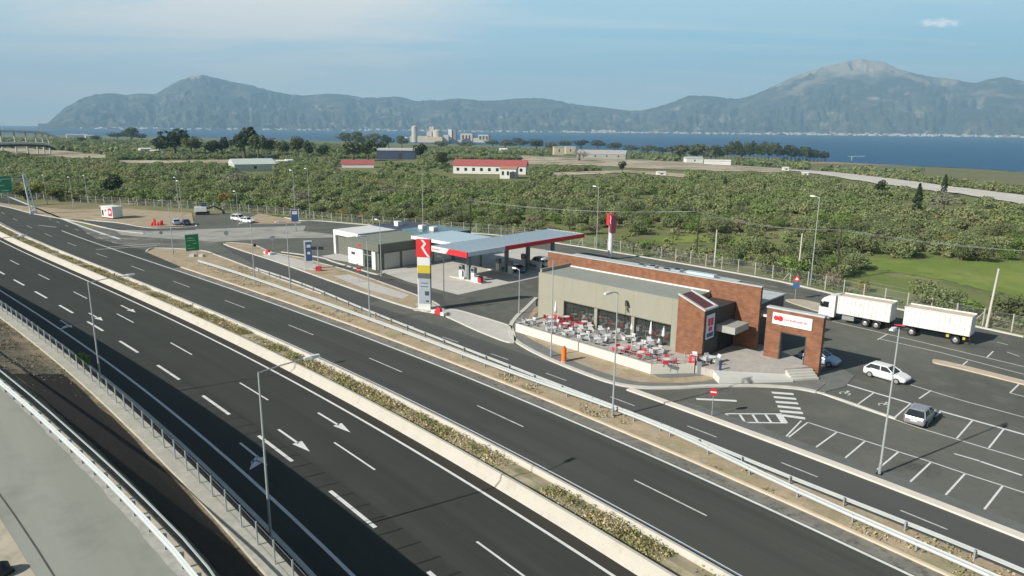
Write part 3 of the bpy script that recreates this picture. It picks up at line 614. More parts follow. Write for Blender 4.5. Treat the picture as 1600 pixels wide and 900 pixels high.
kerb('kerb', smooth_path(pxs([(-70, 313), (0, 321.5), (52, 334), (93, 341.3), (130, 348), (180, 359.5), (225, 365)])), 0.4, 0.13, conc)
kerb('kerb', smooth_path(pxs(BACK[1:13])), 0.45, 0.15, conc)
# island with the guard rails (sand), and the one between service road and forecourt
def bed(name, pts, m, km, h=0.10, kw=0.3, sm=True):
    P = smooth_path(pts, 5, True) if sm else pts
    b = MB(); b.prism([(p.x, p.y) for p in P], -0.05, h); struct(b.build(name, m))
    b = MB(); Pc = P + [P[0], P[1]]; b.sweep([Vector((p.x, p.y, 0)) for p in Pc], [(-kw / 2, -0.02), (-kw / 2, h + 0.04), (kw / 2, h + 0.04), (kw / 2, -0.02)]); struct(b.build('kerb', km))
strip('sandy_verge', 41.95, lambda s: GR2(s) + 0.35, -117, 45, 0.06, sand)
sheet('sandy_verge', [rd(-117, 41.95, 0), rd(-123, 41.9, 0), rd(-128, 41.9, 0)] + pxs([(228, 394), (242, 388), (312, 391.5), (341, 399)]) + [rd(-117, GR2(-117) + 0.35, 0)], 0.06, sand)
def verge_weeds():
    g = np.random.default_rng(15); n = 15000; s = g.uniform(-125, 10, n); P = []
    for q in s: o = g.uniform(42.2, GR2(q) + 0.2); P.append(tuple(rd(q, o, 0.06 + g.random() ** 2 * 0.16)))
    P = np.array(P); keep = vnoise(P[:, 0] * 0.6, P[:, 1] * 0.6, 12) * 0.5 + vnoise(P[:, 0] * 0.13, P[:, 1] * 0.13, 19) * 0.6 > 0.62; P = P[keep]; V, F = leafcards(P, np.full(len(P), 0.075), 0.4, 0.3); mi = (g.random(len(P)) < 0.5).astype(int)
    tag(npmesh('verge_weeds', V, F, [mat('verge_green', (0.19, 0.19, 0.085), .9, .3, 1), mat('verge_straw', (0.40, 0.33, 0.20), .9, .3, 1)], mi), kind='stuff')
verge_weeds()
kerb('kerb', [rd(s, 42.0) for s in srange(-130, 45, 4)], 0.26, 0.14, mat('kerb_sand_stone', (0.58, 0.48, 0.35), 0.85, 0.1, 0.7))
kerb('kerb', smooth_path(pxs([(228, 394), (242, 388), (312, 391.5), (341, 400), (420, 430), (503, 460)])), 0.3, 0.14, conc)
kerb('kerb', [rd(s, 50.1) for s in srange(-38.5, 45, 4)], 0.75, 0.14, mat('kerb_cream', (0.66, 0.60, 0.51), 0.85, 0.08, 0.6))
strip('sidewalk', 50.45, 51.9, -33, 45, 0.05, mat('sidewalk_asphalt', (0.13, 0.138, 0.125), 0.9, 0.15, 0.8))
bed('sandy_island', pxs([(350, 381.5), (395, 383), (425, 395), (470, 403), (500, 411.5), (545, 424), (640, 458), (680, 474), (692, 489), (650, 484), (560, 455), (440, 412)]), sand, conc)
sheet('concrete_path', pxs([(408, 399), (425, 396.5), (470, 407), (505, 418), (490, 424), (455, 417), (425, 407)]), 0.112, conc_pad)
sheet('concrete_path', pxs([(520, 432), (545, 430), (640, 462), (628, 468), (570, 452)]), 0.112, conc_pad)
sheet('concrete_path', pxs([(648, 476), (672, 472), (690, 486), (668, 487.5)]), 0.113, conc_pad)
bed('concrete_sidewalk', pxs([(688, 489), (708, 484.5), (745, 494), (790, 508), (800, 514), (802, 536), (760, 523), (715, 503)]), conc_pad, conc, 0.11, 0.25)
sheet('forecourt', pxs([(594, 424.5), (640, 441), (716, 460.5), (795, 443), (886, 423), (905, 404), (850, 390), (770, 379), (690, 382), (650, 402)]), 0.004, conc_pad)
sheet('forecourt', pxs([(502, 400), (530, 396), (545, 398.5), (590, 408), (592, 417), (575, 415), (522, 406)]), 0.005, conc_pad)
kerb('kerb', smooth_path(pxs([(440, 394), (500, 402.5), (520, 409), (560, 421), (588, 429), (600, 427)])), 0.35, 0.13, conc)
sheet('access_lane', pxs([(428, 396.5), (445, 395), (500, 404.5), (520, 410.5), (590, 430.5), (690, 460), (700, 480), (660, 467), (590, 441), (545, 422.5), (500, 410), (465, 402)]), 0.006, asphalt_sv)
# restaurant island
REST = smooth_path(pxs([(838, 466), (822, 482), (806, 497), (797, 513), (803, 530), (830, 548), (880, 571), (950, 597), (1000, 606), (1060, 606.5), (1108, 604), (1180, 603.5), (1240, 607), (1275, 613)]), 6)
b = MB(); inner = [Lc(33.6, 4.0), Lc(30, 8), Lc(20, 12), Lc(-3, 12), Lc(-4, 4)]
b.prism([(p.x, p.y) for p in REST + pxs([(1290, 600)]) + inner], -0.03, 0.09); struct(b.build('sidewalk', mat('sidewalk_grey', (0.17, 0.172, 0.155), 0.9, 0.15, 0.8)))
kerb('kerb', REST, 0.55, 0.15, conc)
sheet('sandy_bed', smooth_path(pxs([(842, 487), (838, 480), (825, 496), (816, 512), (822, 526), (860, 547), (905, 569), (960, 589), (1000, 598), (1060, 600), (1108, 596), (1110, 588), (1040, 592), (1010, 583), (900, 548), (815, 519)]), 4, True), 0.102, sand)
# plaza corner beyond the porch
sheet('sidewalk', pxs([(1240, 606), (1282, 584), (1312, 574), (1335, 588), (1320, 605), (1283, 614)]), 0.05, mat('paved_corner', (0.15, 0.155, 0.14), 0.9, 0.12, 1))
kerb('kerb', smooth_path(pxs([(1240, 607), (1283, 615), (1360, 641), (1400, 655)])), 0.3, 0.1, conc)
# parking markings
b = MB()
def pl(a, c, w=0.14): line(b, at(*a), at(*c), w, 0.012)
for a, c in (((1262, 660), (1308, 675)), ((1308, 675), (1352, 689)), ((1352, 689), (1404, 706)), ((1404, 706), (1455, 722)), ((1455, 722), (1508, 740)), ((1508, 740), (1567, 759)), ((1567, 759), (1640, 783)),
             ((1252, 657.5), (1226, 684.5)), ((1262, 660), (1229, 686)), ((1308, 675), (1272, 701)), ((1352, 689), (1319, 717)), ((1404, 706), (1368, 736)), ((1455, 722), (1420, 755)), ((1508, 740), (1477, 774)), ((1567, 759), (1538, 796)), ((1640, 783), (1610, 820)),
             ((1283, 615.5), (1336, 635)), ((1336, 635), (1396, 655)), ((1396, 655), (1440, 670)), ((1440, 670), (1500, 688)), ((1500, 688), (1543, 701)), ((1543, 701), (1640, 730)),
             ((1306, 596), (1282, 613)), ((1312, 597.5), (1284, 615)), ((1365, 614), (1336, 635)), ((1423, 630.5), (1396, 654)), ((1470, 643), (1443, 668)), ((1519, 657.5), (1495, 685)), ((1568, 671), (1545, 700)),
             ((1423, 601.5), (1500, 625)), ((1500, 625), (1600, 652)), ((1600, 652), (1660, 668)), ((1455, 610), (1436, 623)),
             ((1372, 529), (1470, 551)), ((1470, 551), (1600, 585)), ((1300, 502), (1420, 530)), ((1420, 530), (1600, 573)), ((1386, 522.5), (1371, 531)), ((1512, 564), (1500, 574)), ((1552, 549), (1542, 558.5)), ((1592, 600.5), (1578, 614)), ((1578, 614), (1640, 630)),
             ((1558, 534.5), (1575, 539)), ((1573, 550), (1593, 557))): pl(a, c)
pl((1312, 597.5), (1423, 630.5), 0.3); pl((1468, 642), (1600, 679), 0.3); pl((1600, 679), (1680, 702), 0.3)
pl((1491, 709), (1533, 721), 0.2); pl((1530, 720.5), (1597, 743), 0.24)
struct(b.build('parking_marking', paint))
b = MB()
for x, y, rr in ((1320, 615), (1381, 633)) and [(1320, 615, 0), (1381, 633, 0)]:
    p = at(x, y); d = Vector((0.72, -0.69, 0)); e = Vector((0.69, 0.72, 0))
    for a0 in range(10):
        t0, t1 = a0 * 0.5 - 0.8, a0 * 0.5 - 0.3; line(b, p + (d * math.cos(t0) + e * math.sin(t0)) * 0.45, p + (d * math.cos(t1) + e * math.sin(t1)) * 0.45, 0.13, 0.012)
    line(b, p, p + e * 0.8, 0.16, 0.0125); line(b, p + e * 0.35, p + e * 0.35 + d * 0.45, 0.16, 0.0135); line(b, p + e * 0.8, p + e * 1.02, 0.28, 0.012)
struct(b.build('wheelchair_marking', paint_y))
b = MB()
for a, c in (((1206, 613.5), (1240, 616)), ((1209, 620.5), (1244, 623.5)), ((1212, 628), (1247, 630.5)), ((1215, 635), (1251, 638.5)), ((1218.5, 642.5), (1254.5, 645.5)), ((1223, 649), (1258, 654))): line(b, at(*a), at(*c), 0.52, 0.012)
struct(b.build('crosswalk', paint))
b = MB(); line(b, at(1088, 623.5), at(1151, 626.5), 0.42, 0.012); struct(b.build('stop_line', paint))
b = MB()
for a, c in (((1134, 646.5), (1222, 647)), ((1145, 660), (1229, 661)), ((1134, 646.5), (1145, 660)), ((1156, 648), (1164, 660)), ((1176, 648), (1184, 660)), ((1196, 648), (1205, 660))): line(b, at(*a), at(*c), 0.22, 0.012)
line(b, at(1217, 648), at(1226, 661), 0.6, 0.0125); struct(b.build('hatch_marking', paint))
b = MB()
for a, c in (((1420, 452.5), (1320, 434)), ((1180, 448), (1240, 460)), ((1230, 445), (1280, 456)), ((1000, 410), (1100, 428)), ((1120, 431), (1215, 449))): pl(a, c, 0.14)
struct(b.build('lane_line', paint_y))
b = MB(); P = smooth_path(pxs([(1457, 566), (1462, 563), (1500, 571), (1600, 596), (1700, 622), (1700, 628), (1600, 602), (1500, 577), (1464, 569)]), 4, True)
b.prism([(p.x, p.y) for p in P], -0.03, 0.13); struct(b.build('kerbed_island', mat('kerb_tan', (0.50, 0.42, 0.31), 0.85, 0.15, 1)))
b = MB(); P = smooth_path(pxs([(1229, 471), (1232, 468.5), (1260, 470), (1300, 481), (1310, 489), (1290, 490), (1255, 480)]), 4, True)
b.prism([(p.x, p.y) for p in P], -0.03, 0.13); struct(b.build('kerbed_island', sand_p))
# ================================================================== RESTAURANT
TZ = 0.9                                                       # terrace level
def floor_():
    b = MB(); P = [(1.5, 0.1), (1.7, -5.75), (22.25, -6.9), (25.2, -3.45), (27.5, -3.4), (32.4, 2.35), (33.4, 3.9), (34.3, 5.6), (28.0, 8.5), (20, 8.5), (1.5, 6)]
    W2 = [Lc(u, v) for u, v in P]; b.prism([(p.x, p.y) for p in W2], 0.0, TZ); return struct(b.build('terrace_floor', paver_m))
floor_()
RO = Lc(0, 0, 0)
rest = thing('restaurant', 'roadside restaurant with beige glazed front and tall red brick wall', 'building', RO, UA)
b = MB()                                                       # beige block with the long window opening
T0 = 6.6
b.box(0, 0, 0, 4.35, 6.15, T0); b.box(20.1, 0, 0, 21.35, 6.15, T0); b.box(4.35, 0, 3.6, 20.1, 6.15, T0); b.box(4.35, 0, 0, 20.1, 6.15, TZ + 0.05)
for u in (9.45, 14.9): b.box(u - 0.22, 0.05, TZ + 0.05, u + 0.22, 0.4, 3.6)
b.box(0.02, 0.25, T0, 0.3, 6.15, T0 + 0.45); b.build('front_block', beige_m, rest)
b = MB()
for u in (4.35, 9.45, 14.9, 20.1): b.box(u - 0.012, -0.004, 3.62 if 4 < u < 20.2 else 0.9, u + 0.012, -0.0005, T0 - 0.01)
b.box(0.01, -0.005, 3.595, 4.34, -0.0006, 3.61); b.box(4.36, -0.03, 3.52, 20.09, -0.001, 3.598); b.build('render_joints', mat('joint_grey', (0.17, 0.165, 0.135), .9, .1, 1), rest)
b = MB(); b.box(0.3, 0.12, T0, 21.3, 6.1, T0 + 0.02); b.build('front_roof', roof_g, rest)
b = MB(); b.box(0.3, 5.95, T0 + 0.02, 21.3, 6.14, T0 + 0.17); b.build('roof_flashing', white_m, rest)
for i, (u0, u1) in enumerate(((4.36, 9.22), (9.68, 14.67), (15.13, 20.09))):
    b = MB(); b.box(u0, 0.42, TZ + 0.06, u1, 0.46, 3.59); w = b.build('window', shop_glass, rest)
    b = MB()
    for k in range(5):
        u = u0 + (u1 - u0) * k / 4; b.box(max(u0, u - 0.035), 0.36, TZ + 0.06, min(u1, u + 0.035), 0.417, 3.59)
    b.box(u0, 0.355, 2.9, u1, 0.41, 2.96); b.build('window_frame', char_m, w)
b = MB(); b.box(4.36, 5.9, TZ + 0.06, 20.09, 6.1, 3.58); b.build('inner_back_wall', mat('inner_wall', (0.42, 0.38, 0.30), .85, .3, .8), rest)
b = MB(); b.box(4.36, 0.5, TZ + 0.052, 20.09, 5.88, TZ + 0.07); b.build('inner_floor', mat('inner_floor', (0.36, 0.33, 0.28), .6, .15, 1), rest)
b = MB(); b.box(6, 4.4, TZ + 0.07, 14, 5.1, TZ + 1.15); b.build('counter', mat('counter_wood', (0.30, 0.21, 0.12), .6, .1, 1), rest)
_g = random.Random(12)
for k in range(14):
    u, v = 5.2 + (k % 7) * 2.15 + _g.uniform(-.3, .3), 1.2 + (k // 7) * 1.5 + _g.uniform(-.2, .2); b = MB(); b.tube((u, v, TZ + .78), (u, v, TZ + .82), .42, 12); b.tube((u, v, TZ + .07), (u, v, TZ + .78), .05, 6); b.build('indoor_table', white_m, rest)
    b = MB()
    for dx, dy in ((-.75, 0), (.75, .1)): b.box(u + dx - .22, v + dy - .22, TZ + .5, u + dx + .22, v + dy + .22, TZ + .56); b.box(u + dx - .22, v + dy + .18, TZ + .561, u + dx + .22, v + dy + .23, TZ + 1.0); b.tube((u + dx, v + dy, TZ + .07), (u + dx, v + dy, TZ + .5), .05, 6)
    b.build('indoor_chairs', grey_f if k % 3 else crimson, rest)
b = MB()
for k in range(8): b.tube((5.5 + k * 1.9, 2.4, 2.85), (5.5 + k * 1.9, 2.4, 3.1), .22, 10, .1); b.tube((5.5 + k * 1.9, 2.4, 3.1), (5.5 + k * 1.9, 2.4, 3.59), .01, 4)
b.build('pendant_lamps', white_m, rest)
b = MB(); b.box(-3.9, 6.2, 0, 27.4, 6.62, 8.1); b.build('brick_wall', brick_m, rest)
b = MB(); b.box(-3.96, 6.14, 8.1, 27.46, 6.68, 8.19); b.build('wall_coping', roof_l, rest)
b = MB(); b.box(-3.8, 6.63, 0, 22.0, 12.6, 7.0); b.build('rear_block', char_m, rest)
b = MB(); b.box(-3.8, 6.64, 7.003, 22.0, 12.6, 7.1); b.build('rear_roof', roof_l, rest)
b = MB(); b.box(22.01, 6.63, 0, 26.5, 14.8, 5.7); b.build('side_block', char_m, rest)
b = MB(); b.box(21.95, 6.64, 5.703, 26.6, 14.9, 5.85); b.build('side_roof', roof_l, rest)
for k in range(3):                                             # white beams towards the porch
    b = MB(); v = 6.9 + 1.2 * k; b.box(26.5, v, 4.7, 28.8, v + 0.22, 4.95); b.build('pergola_beam', white_m, rest)
b = MB(); b.box(26.51, 6.7, TZ, 26.58, 8.6, 3.3); d = b.build('glass_door', glass_m, rest)
# tower with the sloping roof
b = MB(); A = (21.35, 7.45); Bq = (24.6, 6.2)
b.side([(21.36, 0), (24.6, 0), (24.6, 6.2), (21.36, 7.45)], -0.95, -0.65); t = b.build('tower_front', brick_m, rest)
b = MB(); b.side([(21.36, 0), (24.58, 0), (24.58, 6.15), (21.36, 7.38)], -0.648, 1.75); b.build('tower_body', char_m, rest)
b = MB(); b.face([(21.5, -0.6, 7.36), (24.5, -0.6, 6.215), (24.5, 1.7, 6.215), (21.5, 1.7, 7.36)][::1]); b.build('tower_roof', mat('brown_red_sheet', (0.13, 0.045, 0.05), 0.7, 0.15, 2, stretch=(6, 0.3, 1)), rest)
b = MB()
for v0, v1 in ((-0.98, -0.66), (1.72, 1.95)):
    b.side([(21.3, 7.42), (24.66, 6.13), (24.66, 6.3), (21.3, 7.6)], v0, v1)
b.side([(24.42, 6.2), (24.66, 6.12), (24.66, 6.3), (24.42, 6.39)], -0.659, 1.719); b.build('tower_trim', roof_l, rest)
b = MB(); b.box(21.36, 1.751, 0, 24.58, 6.19, 6.0); b.build('entrance_block', char_m, rest)
b = MB(); b.box(24.585, 2.6, TZ, 24.62, 5.6, 3.2); d = b.build('entrance_door', glass_m, rest)
b = MB()
for v in (2.58, 3.6, 4.6, 5.56): b.box(24.622, v, TZ, 24.66, v + 0.06, 3.22)
b.build('door_frame', black_m, d)
b = MB(); b.box(24.59, 1.8, 3.45, 26.85, 5.0, 4.2); b.build('entrance_canopy', mat('canopy_grey', (0.34, 0.34, 0.30), 0.7, 0.06, 1), rest)
b = MB(); b.box(24.605, -0.5, 2.9, 24.68, 1.25, 5.6); sgn = b.build('hanging_sign', mat('sign_white_shade_tint', (0.62, 0.66, 0.82), 0.5, 0.05, 1), rest)  # white panel, with the lilac cast of its shade mixed into the colour
b = MB()
for z0, v0, v1, h in ((4.35, -0.2, 0.32, 0.85), (4.35, 0.42, 0.95, 0.85), (3.75, 0.0, 0.75, 0.45)): b.box(24.682, v0, z0, 24.70, v1, z0 + h)
b.build('sign_emblem', red_m, sgn)
b = MB(); b.box(24.682, -0.3, 3.1, 24.70, 1.05, 3.55); b.build('sign_lower_band', blue_m, sgn)
# small dark lamp bracket on the beige wall, rooftop plant
b = MB(); b.tube((14.0, -0.02, 5.3), (14.05, -0.25, 5.25), 0.05); b.tube((14.05, -0.25, 5.35), (14.25, -0.4, 4.75), 0.13, 8, 0.2); o = b.build('wall_lamp', black_m, rest)
def roof_unit(u, v, w, d, h):
    b = MB(); b.box(u, v, 7.1, u + w, v + d, 7.1 + h); o = b.build('air_conditioner', greyblue, rest)
    b = MB(); b.tube((u + w / 2, v + d / 2, 7.1 + h), (u + w / 2, v + d / 2, 7.1 + h + 0.06), min(w, d) * 0.38, 14); b.build('fan_cover', black_m, o)
for q in ((8.6, 9.6, 1.1, 0.9, 0.5), (10.4, 9.2, 1.3, 1.0, 0.65), (12.4, 9.6, 1.1, 0.9, 0.5), (14.0, 9.3, 1.3, 1.0, 0.7)): roof_unit(*q)
b = MB(); b.box(15.4, 10.6, 7.1, 19.3, 11.4, 7.6); b.build('roof_duct', roof_blue, rest)
# porch wall
porch = thing('porch_wall', 'free standing red brick gateway wall carrying a white shop sign', 'gateway', RO, UA)
b = MB(); H = 6.35; v0, v1 = 4.85, 5.5
b.box(28.85, v0, 0, 30.5, v1, H); b.box(33.3, v0, 0, 34.85, v1, H); b.box(30.5, v0, 4.0, 33.3, v1, H); b.build('brick_arch', brick_m, porch)
b = MB(); b.box(28.78, v0 - 0.07, H, 34.92, v1 + 0.07, H + 0.16); b.build('coping', roof_l, porch)
b = MB(); b.box(30.5, v0 + 0.02, TZ, 30.62, v1 - 0.02, 4.0); b.box(33.18, v0 + 0.02, TZ, 33.3, v1 - 0.02, 4.0); b.box(30.62, v0 + 0.02, 3.88, 33.18, v1 - 0.02, 4.0); b.build('opening_lining', char_m, porch)
b = MB(); b.box(29.55, v0 - 0.1, 4.75, 33.75, v0 - 0.003, 6.0); bd = b.build('sign_board', white_m, porch)
b = MB(); y = v0 - 0.104
for cx, cz, r_ in ((29.95, 5.42, 0.27), (30.42, 5.42, 0.3)):
    b.tube((cx, y + 0.001, cz), (cx, y - 0.012, cz), r_, 16)
b.build('sign_logo', red_m, bd)
b = MB(); x = 30.85
random.seed(5)
for k in range(13):
    w = random.choice((0.09, 0.12, 0.14, 0.1)); h = random.choice((0.2, 0.26, 0.24)); zz = 5.27
    b.box(x, y - 0.01, zz, x + 0.035, y, zz + h)
    if k % 3 != 1: b.box(x + 0.037, y - 0.01, zz + h - 0.05, x + w, y, zz + h)
    if k % 2: b.box(x + 0.037, y - 0.01, zz + h / 2 - 0.025, x + w, y, zz + h / 2 + 0.025)
    if k % 4 != 2: b.box(x + w + 0.002, y - 0.01, zz, x + w + 0.035, y, zz + h * 0.9)
    x += w + 0.08
b.build('sign_lettering', red_m, bd)
# terrace edge: low white wall, thin railing, ramp, steps
edge = [(1.62, 0.0), (1.6, -5.85), (22.25, -7.02), (25.2, -3.55)]
for nm, pa in (('terrace_wall', edge[:2]), ('terrace_wall', edge[1:3]), ('terrace_wall', edge[2:])):
    b = MB(); a, c = Lc(*pa[0]), Lc(*pa[1]); b.sweep([a, c], [(-0.12, 0), (-0.12, TZ + 0.22), (0.12, TZ + 0.22), (0.12, 0)])
    lab = {0.0: 'low white wall closing the left end of the cafe terrace', -5.85: 'long low white wall along the front of the cafe terrace', -7.02: 'short low white wall at the right end of the terrace'}[pa[0][1]]
    tag(b.build(nm, mat('terrace_white', (0.60, 0.58, 0.50), 0.85, 0.06, 0.7)), lab, 'wall')
rl = thing('terrace_railing', 'thin dark railing on the low white terrace wall', 'railing', RO, UA)
def rail_run(a, c, n):
    a, c = Vector((*a, TZ + 0.2)), Vector((*c, TZ + 0.2)); b = MB()
    for zz in (0.35, 0.75): b.tube(a + Vector((0, 0, zz)), c + Vector((0, 0, zz)), 0.018, 5)
    b.build('rail', galv_d, rl)
    for k in range(n + 1):
        p = a.lerp(c, k / n); MB().tube(p, p + Vector((0, 0, 0.78)), 0.028, 6).build('railing_post', galv_d, rl)
rail_run(edge[1], edge[2], 17); rail_run(edge[2], edge[3], 4)
b = MB(); e0, e1 = Vector((27.4, -3.5, 0)), Vector((32.5, 2.35, 0)); dd = (e1 - e0).normalized(); nn = Vector((dd.y, -dd.x, 0))
P = [e0, e1, e1 + nn * 1.7, e0 + nn * 1.7]; zt = [TZ - 0.01, 0.35, 0.22, TZ - 0.12]
b.add([(p.x, p.y, 0) for p in P] + [(p.x, p.y, z) for p, z in zip(P, zt)], [(3, 2, 1, 0), (4, 5, 6, 7), (0, 1, 5, 4), (1, 2, 6, 5), (2, 3, 7, 6), (3, 0, 4, 7)])
o = b.build('access_ramp', mat('ramp_white_concrete', (0.58, 0.57, 0.52), 0.85, 0.05, 0.6)); o.location = RO; o.rotation_euler.z = UA; tag(o, 'smooth pale concrete access ramp in front of the paved plaza', 'ramp')
o = None; b = MB(); e0, e1 = Vector((32.45, 2.3, 0)), Vector((34.15, 4.75, 0)); dd = (e1 - e0).normalized(); nn = Vector((dd.y, -dd.x, 0))
for k in range(4):
    a, c = e0 + nn * 0.36 * k, e1 + nn * 0.36 * k; q = nn * 0.36
    P = [a, c, c + q, a + q]; z = TZ - 0.18 * (k + 0.5)
    b.add([(p.x, p.y, 0) for p in P] + [(p.x, p.y, z) for p in P], [(3, 2, 1, 0), (4, 5, 6, 7), (0, 1, 5, 4), (1, 2, 6, 5), (2, 3, 7, 6), (3, 0, 4, 7)])
o = b.build('steps', conc_pad); o.location = RO; o.rotation_euler.z = UA; tag(o, 'flight of pale concrete steps beside the brick gateway', 'steps')

# ------------------------------------------------------------------ terrace furniture
def table_bm():
    r = thing('cafe_table', 'round white cafe table on the terrace', 'table')
    b = MB(); b.tube((0, 0, 0.72), (0, 0, 0.75), 0.42, 16); b.build('tabletop', white_m, r)
    b = MB(); b.tube((0, 0, 0.02), (0, 0, 0.72), 0.035, 8); b.tube((0, 0, 0), (0, 0, 0.03), 0.22, 12); b.build('pedestal', black_m, r); return r
def chair_bm(m):
    r = thing('cafe_chair', 'chair', 'chair')
    b = MB(); b.box(-0.24, -0.24, 0.43, 0.24, 0.24, 0.48); b.build('seat', m, r)
    b = MB(); b.loft([[(-0.24, 0.2, 0.48), (0.24, 0.2, 0.48), (0.24, 0.25, 0.48), (-0.24, 0.25, 0.48)], [(-0.25, 0.27, 0.86), (0.25, 0.27, 0.86), (0.25, 0.32, 0.86), (-0.25, 0.32, 0.86)]])
    for sx in (-0.26, 0.22): b.box(sx, -0.2, 0.64, sx + 0.04, 0.24, 0.68)
    b.build('backrest', m, r); b = MB()
    for sx in (-1, 1):
        for sy in (-1, 1): b.tube((sx * 0.25, sy * 0.25, 0), (sx * 0.2, sy * 0.2, 0.44), 0.02, 5)
    b.build('leg_frame', galv_d, r); return r
tab0 = table_bm(); ch_red, ch_grey = chair_bm(crimson), chair_bm(grey_f); used = set()
def put(first, p, rz, label, group):
    if first.name in used: o = copy_tree(first)
    else: o = first; used.add(first.name)
    o.location = p; o.rotation_euler = (0, 0, rz); tag(o, label, None, group)
def local(px, py, z=TZ): p = at(px, py, z); d = np.array([p.x, p.y]) - U0; return d[0] * math.cos(UA) + d[1] * math.sin(UA), -d[0] * math.sin(UA) + d[1] * math.cos(UA)
random.seed(21); spots = []
for px, py in ((861, 504), (885, 503), (884, 514), (913, 511)): spots.append((*local(px, py), 'rl'))
for px, py in ((970, 553), (1001, 560), (1041, 571)): spots.append((*local(px, py), 'rr'))
for i in range(9):
    for j in range(3):
        u, v = 3.0 + i * 2.15 + random.uniform(-0.3, 0.3), -1.45 - j * 1.75 + random.uniform(-0.25, 0.25)
        if all((u - a) ** 2 + (v - c) ** 2 > 3.0 for a, c, _ in spots): spots.append((u, v, 'g'))
spots += [(24.6, -2.6, 'g'), (26.2, -1.6, 'g')]
for u, v, k in spots:
    p = Lc(u, v, TZ); a0 = random.uniform(0, 6.28)
    lab = {'rl': 'round white table among crimson chairs at the left end of the terrace', 'rr': 'round white table among crimson chairs near the front right terrace wall', 'g': 'round white table among grey chairs on the cafe terrace'}[k]
    put(tab0, p, a0, lab, {'rl': 'tables with crimson chairs, left end', 'rr': 'tables with crimson chairs, right end', 'g': 'tables with grey chairs'}[k])
    for q in range(4 if random.random() < 0.8 else 3):
        a = a0 + q * math.pi / 2 + random.uniform(-0.15, 0.15); c = p + Vector((math.cos(a), math.sin(a), 0)) * 0.72
        lab = {'rl': 'crimson armchair at a white table at the left end of the terrace', 'rr': 'crimson armchair at a white table near the front right terrace wall', 'g': 'grey armchair at a white table on the cafe terrace'}[k]
        put(ch_red if k != 'g' else ch_grey, c, a - math.pi / 2, lab, {'rl': 'crimson chairs, left end of the terrace', 'rr': 'crimson chairs, right end of the terrace', 'g': 'grey chairs on the terrace'}[k])
def parasol(px, py, label, h=2.4):
    u, v = local(px, py); r = thing('folded_parasol', label, 'parasol', Lc(u, v, TZ)); b = MB(); b.tube((0, 0, 0), (0, 0, h), 0.03, 8); b.tube((0, 0, 0), (0, 0, 0.08), 0.28, 12); b.build('pole', galv_d, r)
    b = MB(); rings = []
    for z, rr in ((0.95, 0.16), (1.05, 0.2), (1.5, 0.15), (2.0, 0.1), (h, 0.03)): rings.append([((rr * (1 + 0.25 * (k % 2))) * math.cos(k * math.pi / 6), (rr * (1 + 0.25 * (k % 2))) * math.sin(k * math.pi / 6), z) for k in range(12)])
    b.loft(rings); b.build('canvas', white_m, r, True)
parasol(868, 498, 'folded white parasol at the left end of the terrace by the beige wall'); parasol(987, 527, 'folded white parasol before the middle window of the restaurant', 2.6)
parasol(1016, 534, 'folded white parasol before the right hand window of the restaurant', 2.6); parasol(1036, 538, 'folded white parasol at the right end of the windows, by the brick tower', 2.2)
# red bin group at the plaza corner, orange bollard
r = thing('red_bin', 'bright red waste bin standing in front of the plaza corner', 'bin', at(1082, 581)); b = MB(); b.box(-0.4, -0.3, 0.75, 0.4, 0.3, 1.75, 0.04); b.build('body', red_m, r); b = MB(); b.box(-0.34, -0.25, 0, 0.34, 0.25, 0.75); b.build('stand', black_m, r); r.rotation_euler.z = UA
r = thing('grey_cabinet', 'slim grey post cabinet right of the red bin', 'cabinet', at(1091.5, 585)); b = MB(); b.box(-0.2, -0.2, 0, 0.2, 0.2, 1.5); b.build('body', galv_d, r); b = MB(); b.box(-0.23, -0.23, 1.5, 0.23, 0.23, 1.58); b.build('lid', black_m, r)
r = thing('orange_pillar', 'bright orange upright pillar on the sand before the terrace', 'bollard', at(881, 566)); b = MB(); b.tube((0, 0, 0.12), (0, 0, 1.62), 0.27, 16); b.build('shaft', orange_m, r, False); b = MB(); b.tube((0, 0, 1.62), (0, 0, 1.85), 0.17, 14, 0.12); b.build('cap', mat('dull_orange', (0.45, 0.13, 0.03), 0.5, 0.1, 1), r); b = MB(); b.tube((0, 0, -0.03), (0, 0, 0.12), 0.31, 16); b.build('base_ring', white_m, r)
for px, py, lab in ((1116, 584, 'small dark blue bollard at the left foot of the access ramp'), (1125, 578, 'small dark blue box at the top of the access ramp')):
    r = thing('dark_bollard', lab, 'bollard', at(px, py, 0 if py > 580 else TZ)); b = MB(); b.tube((0, 0, 0), (0, 0, 0.75), 0.13, 10); b.build('post', blue_m if False else mat('navy', (0.03, 0.05, 0.12), 0.5, 0.1, 1), r); b = MB(); b.tube((0, 0, 0.75), (0, 0, 0.85), 0.17, 10, 0.1); b.build('cap', black_m, r)

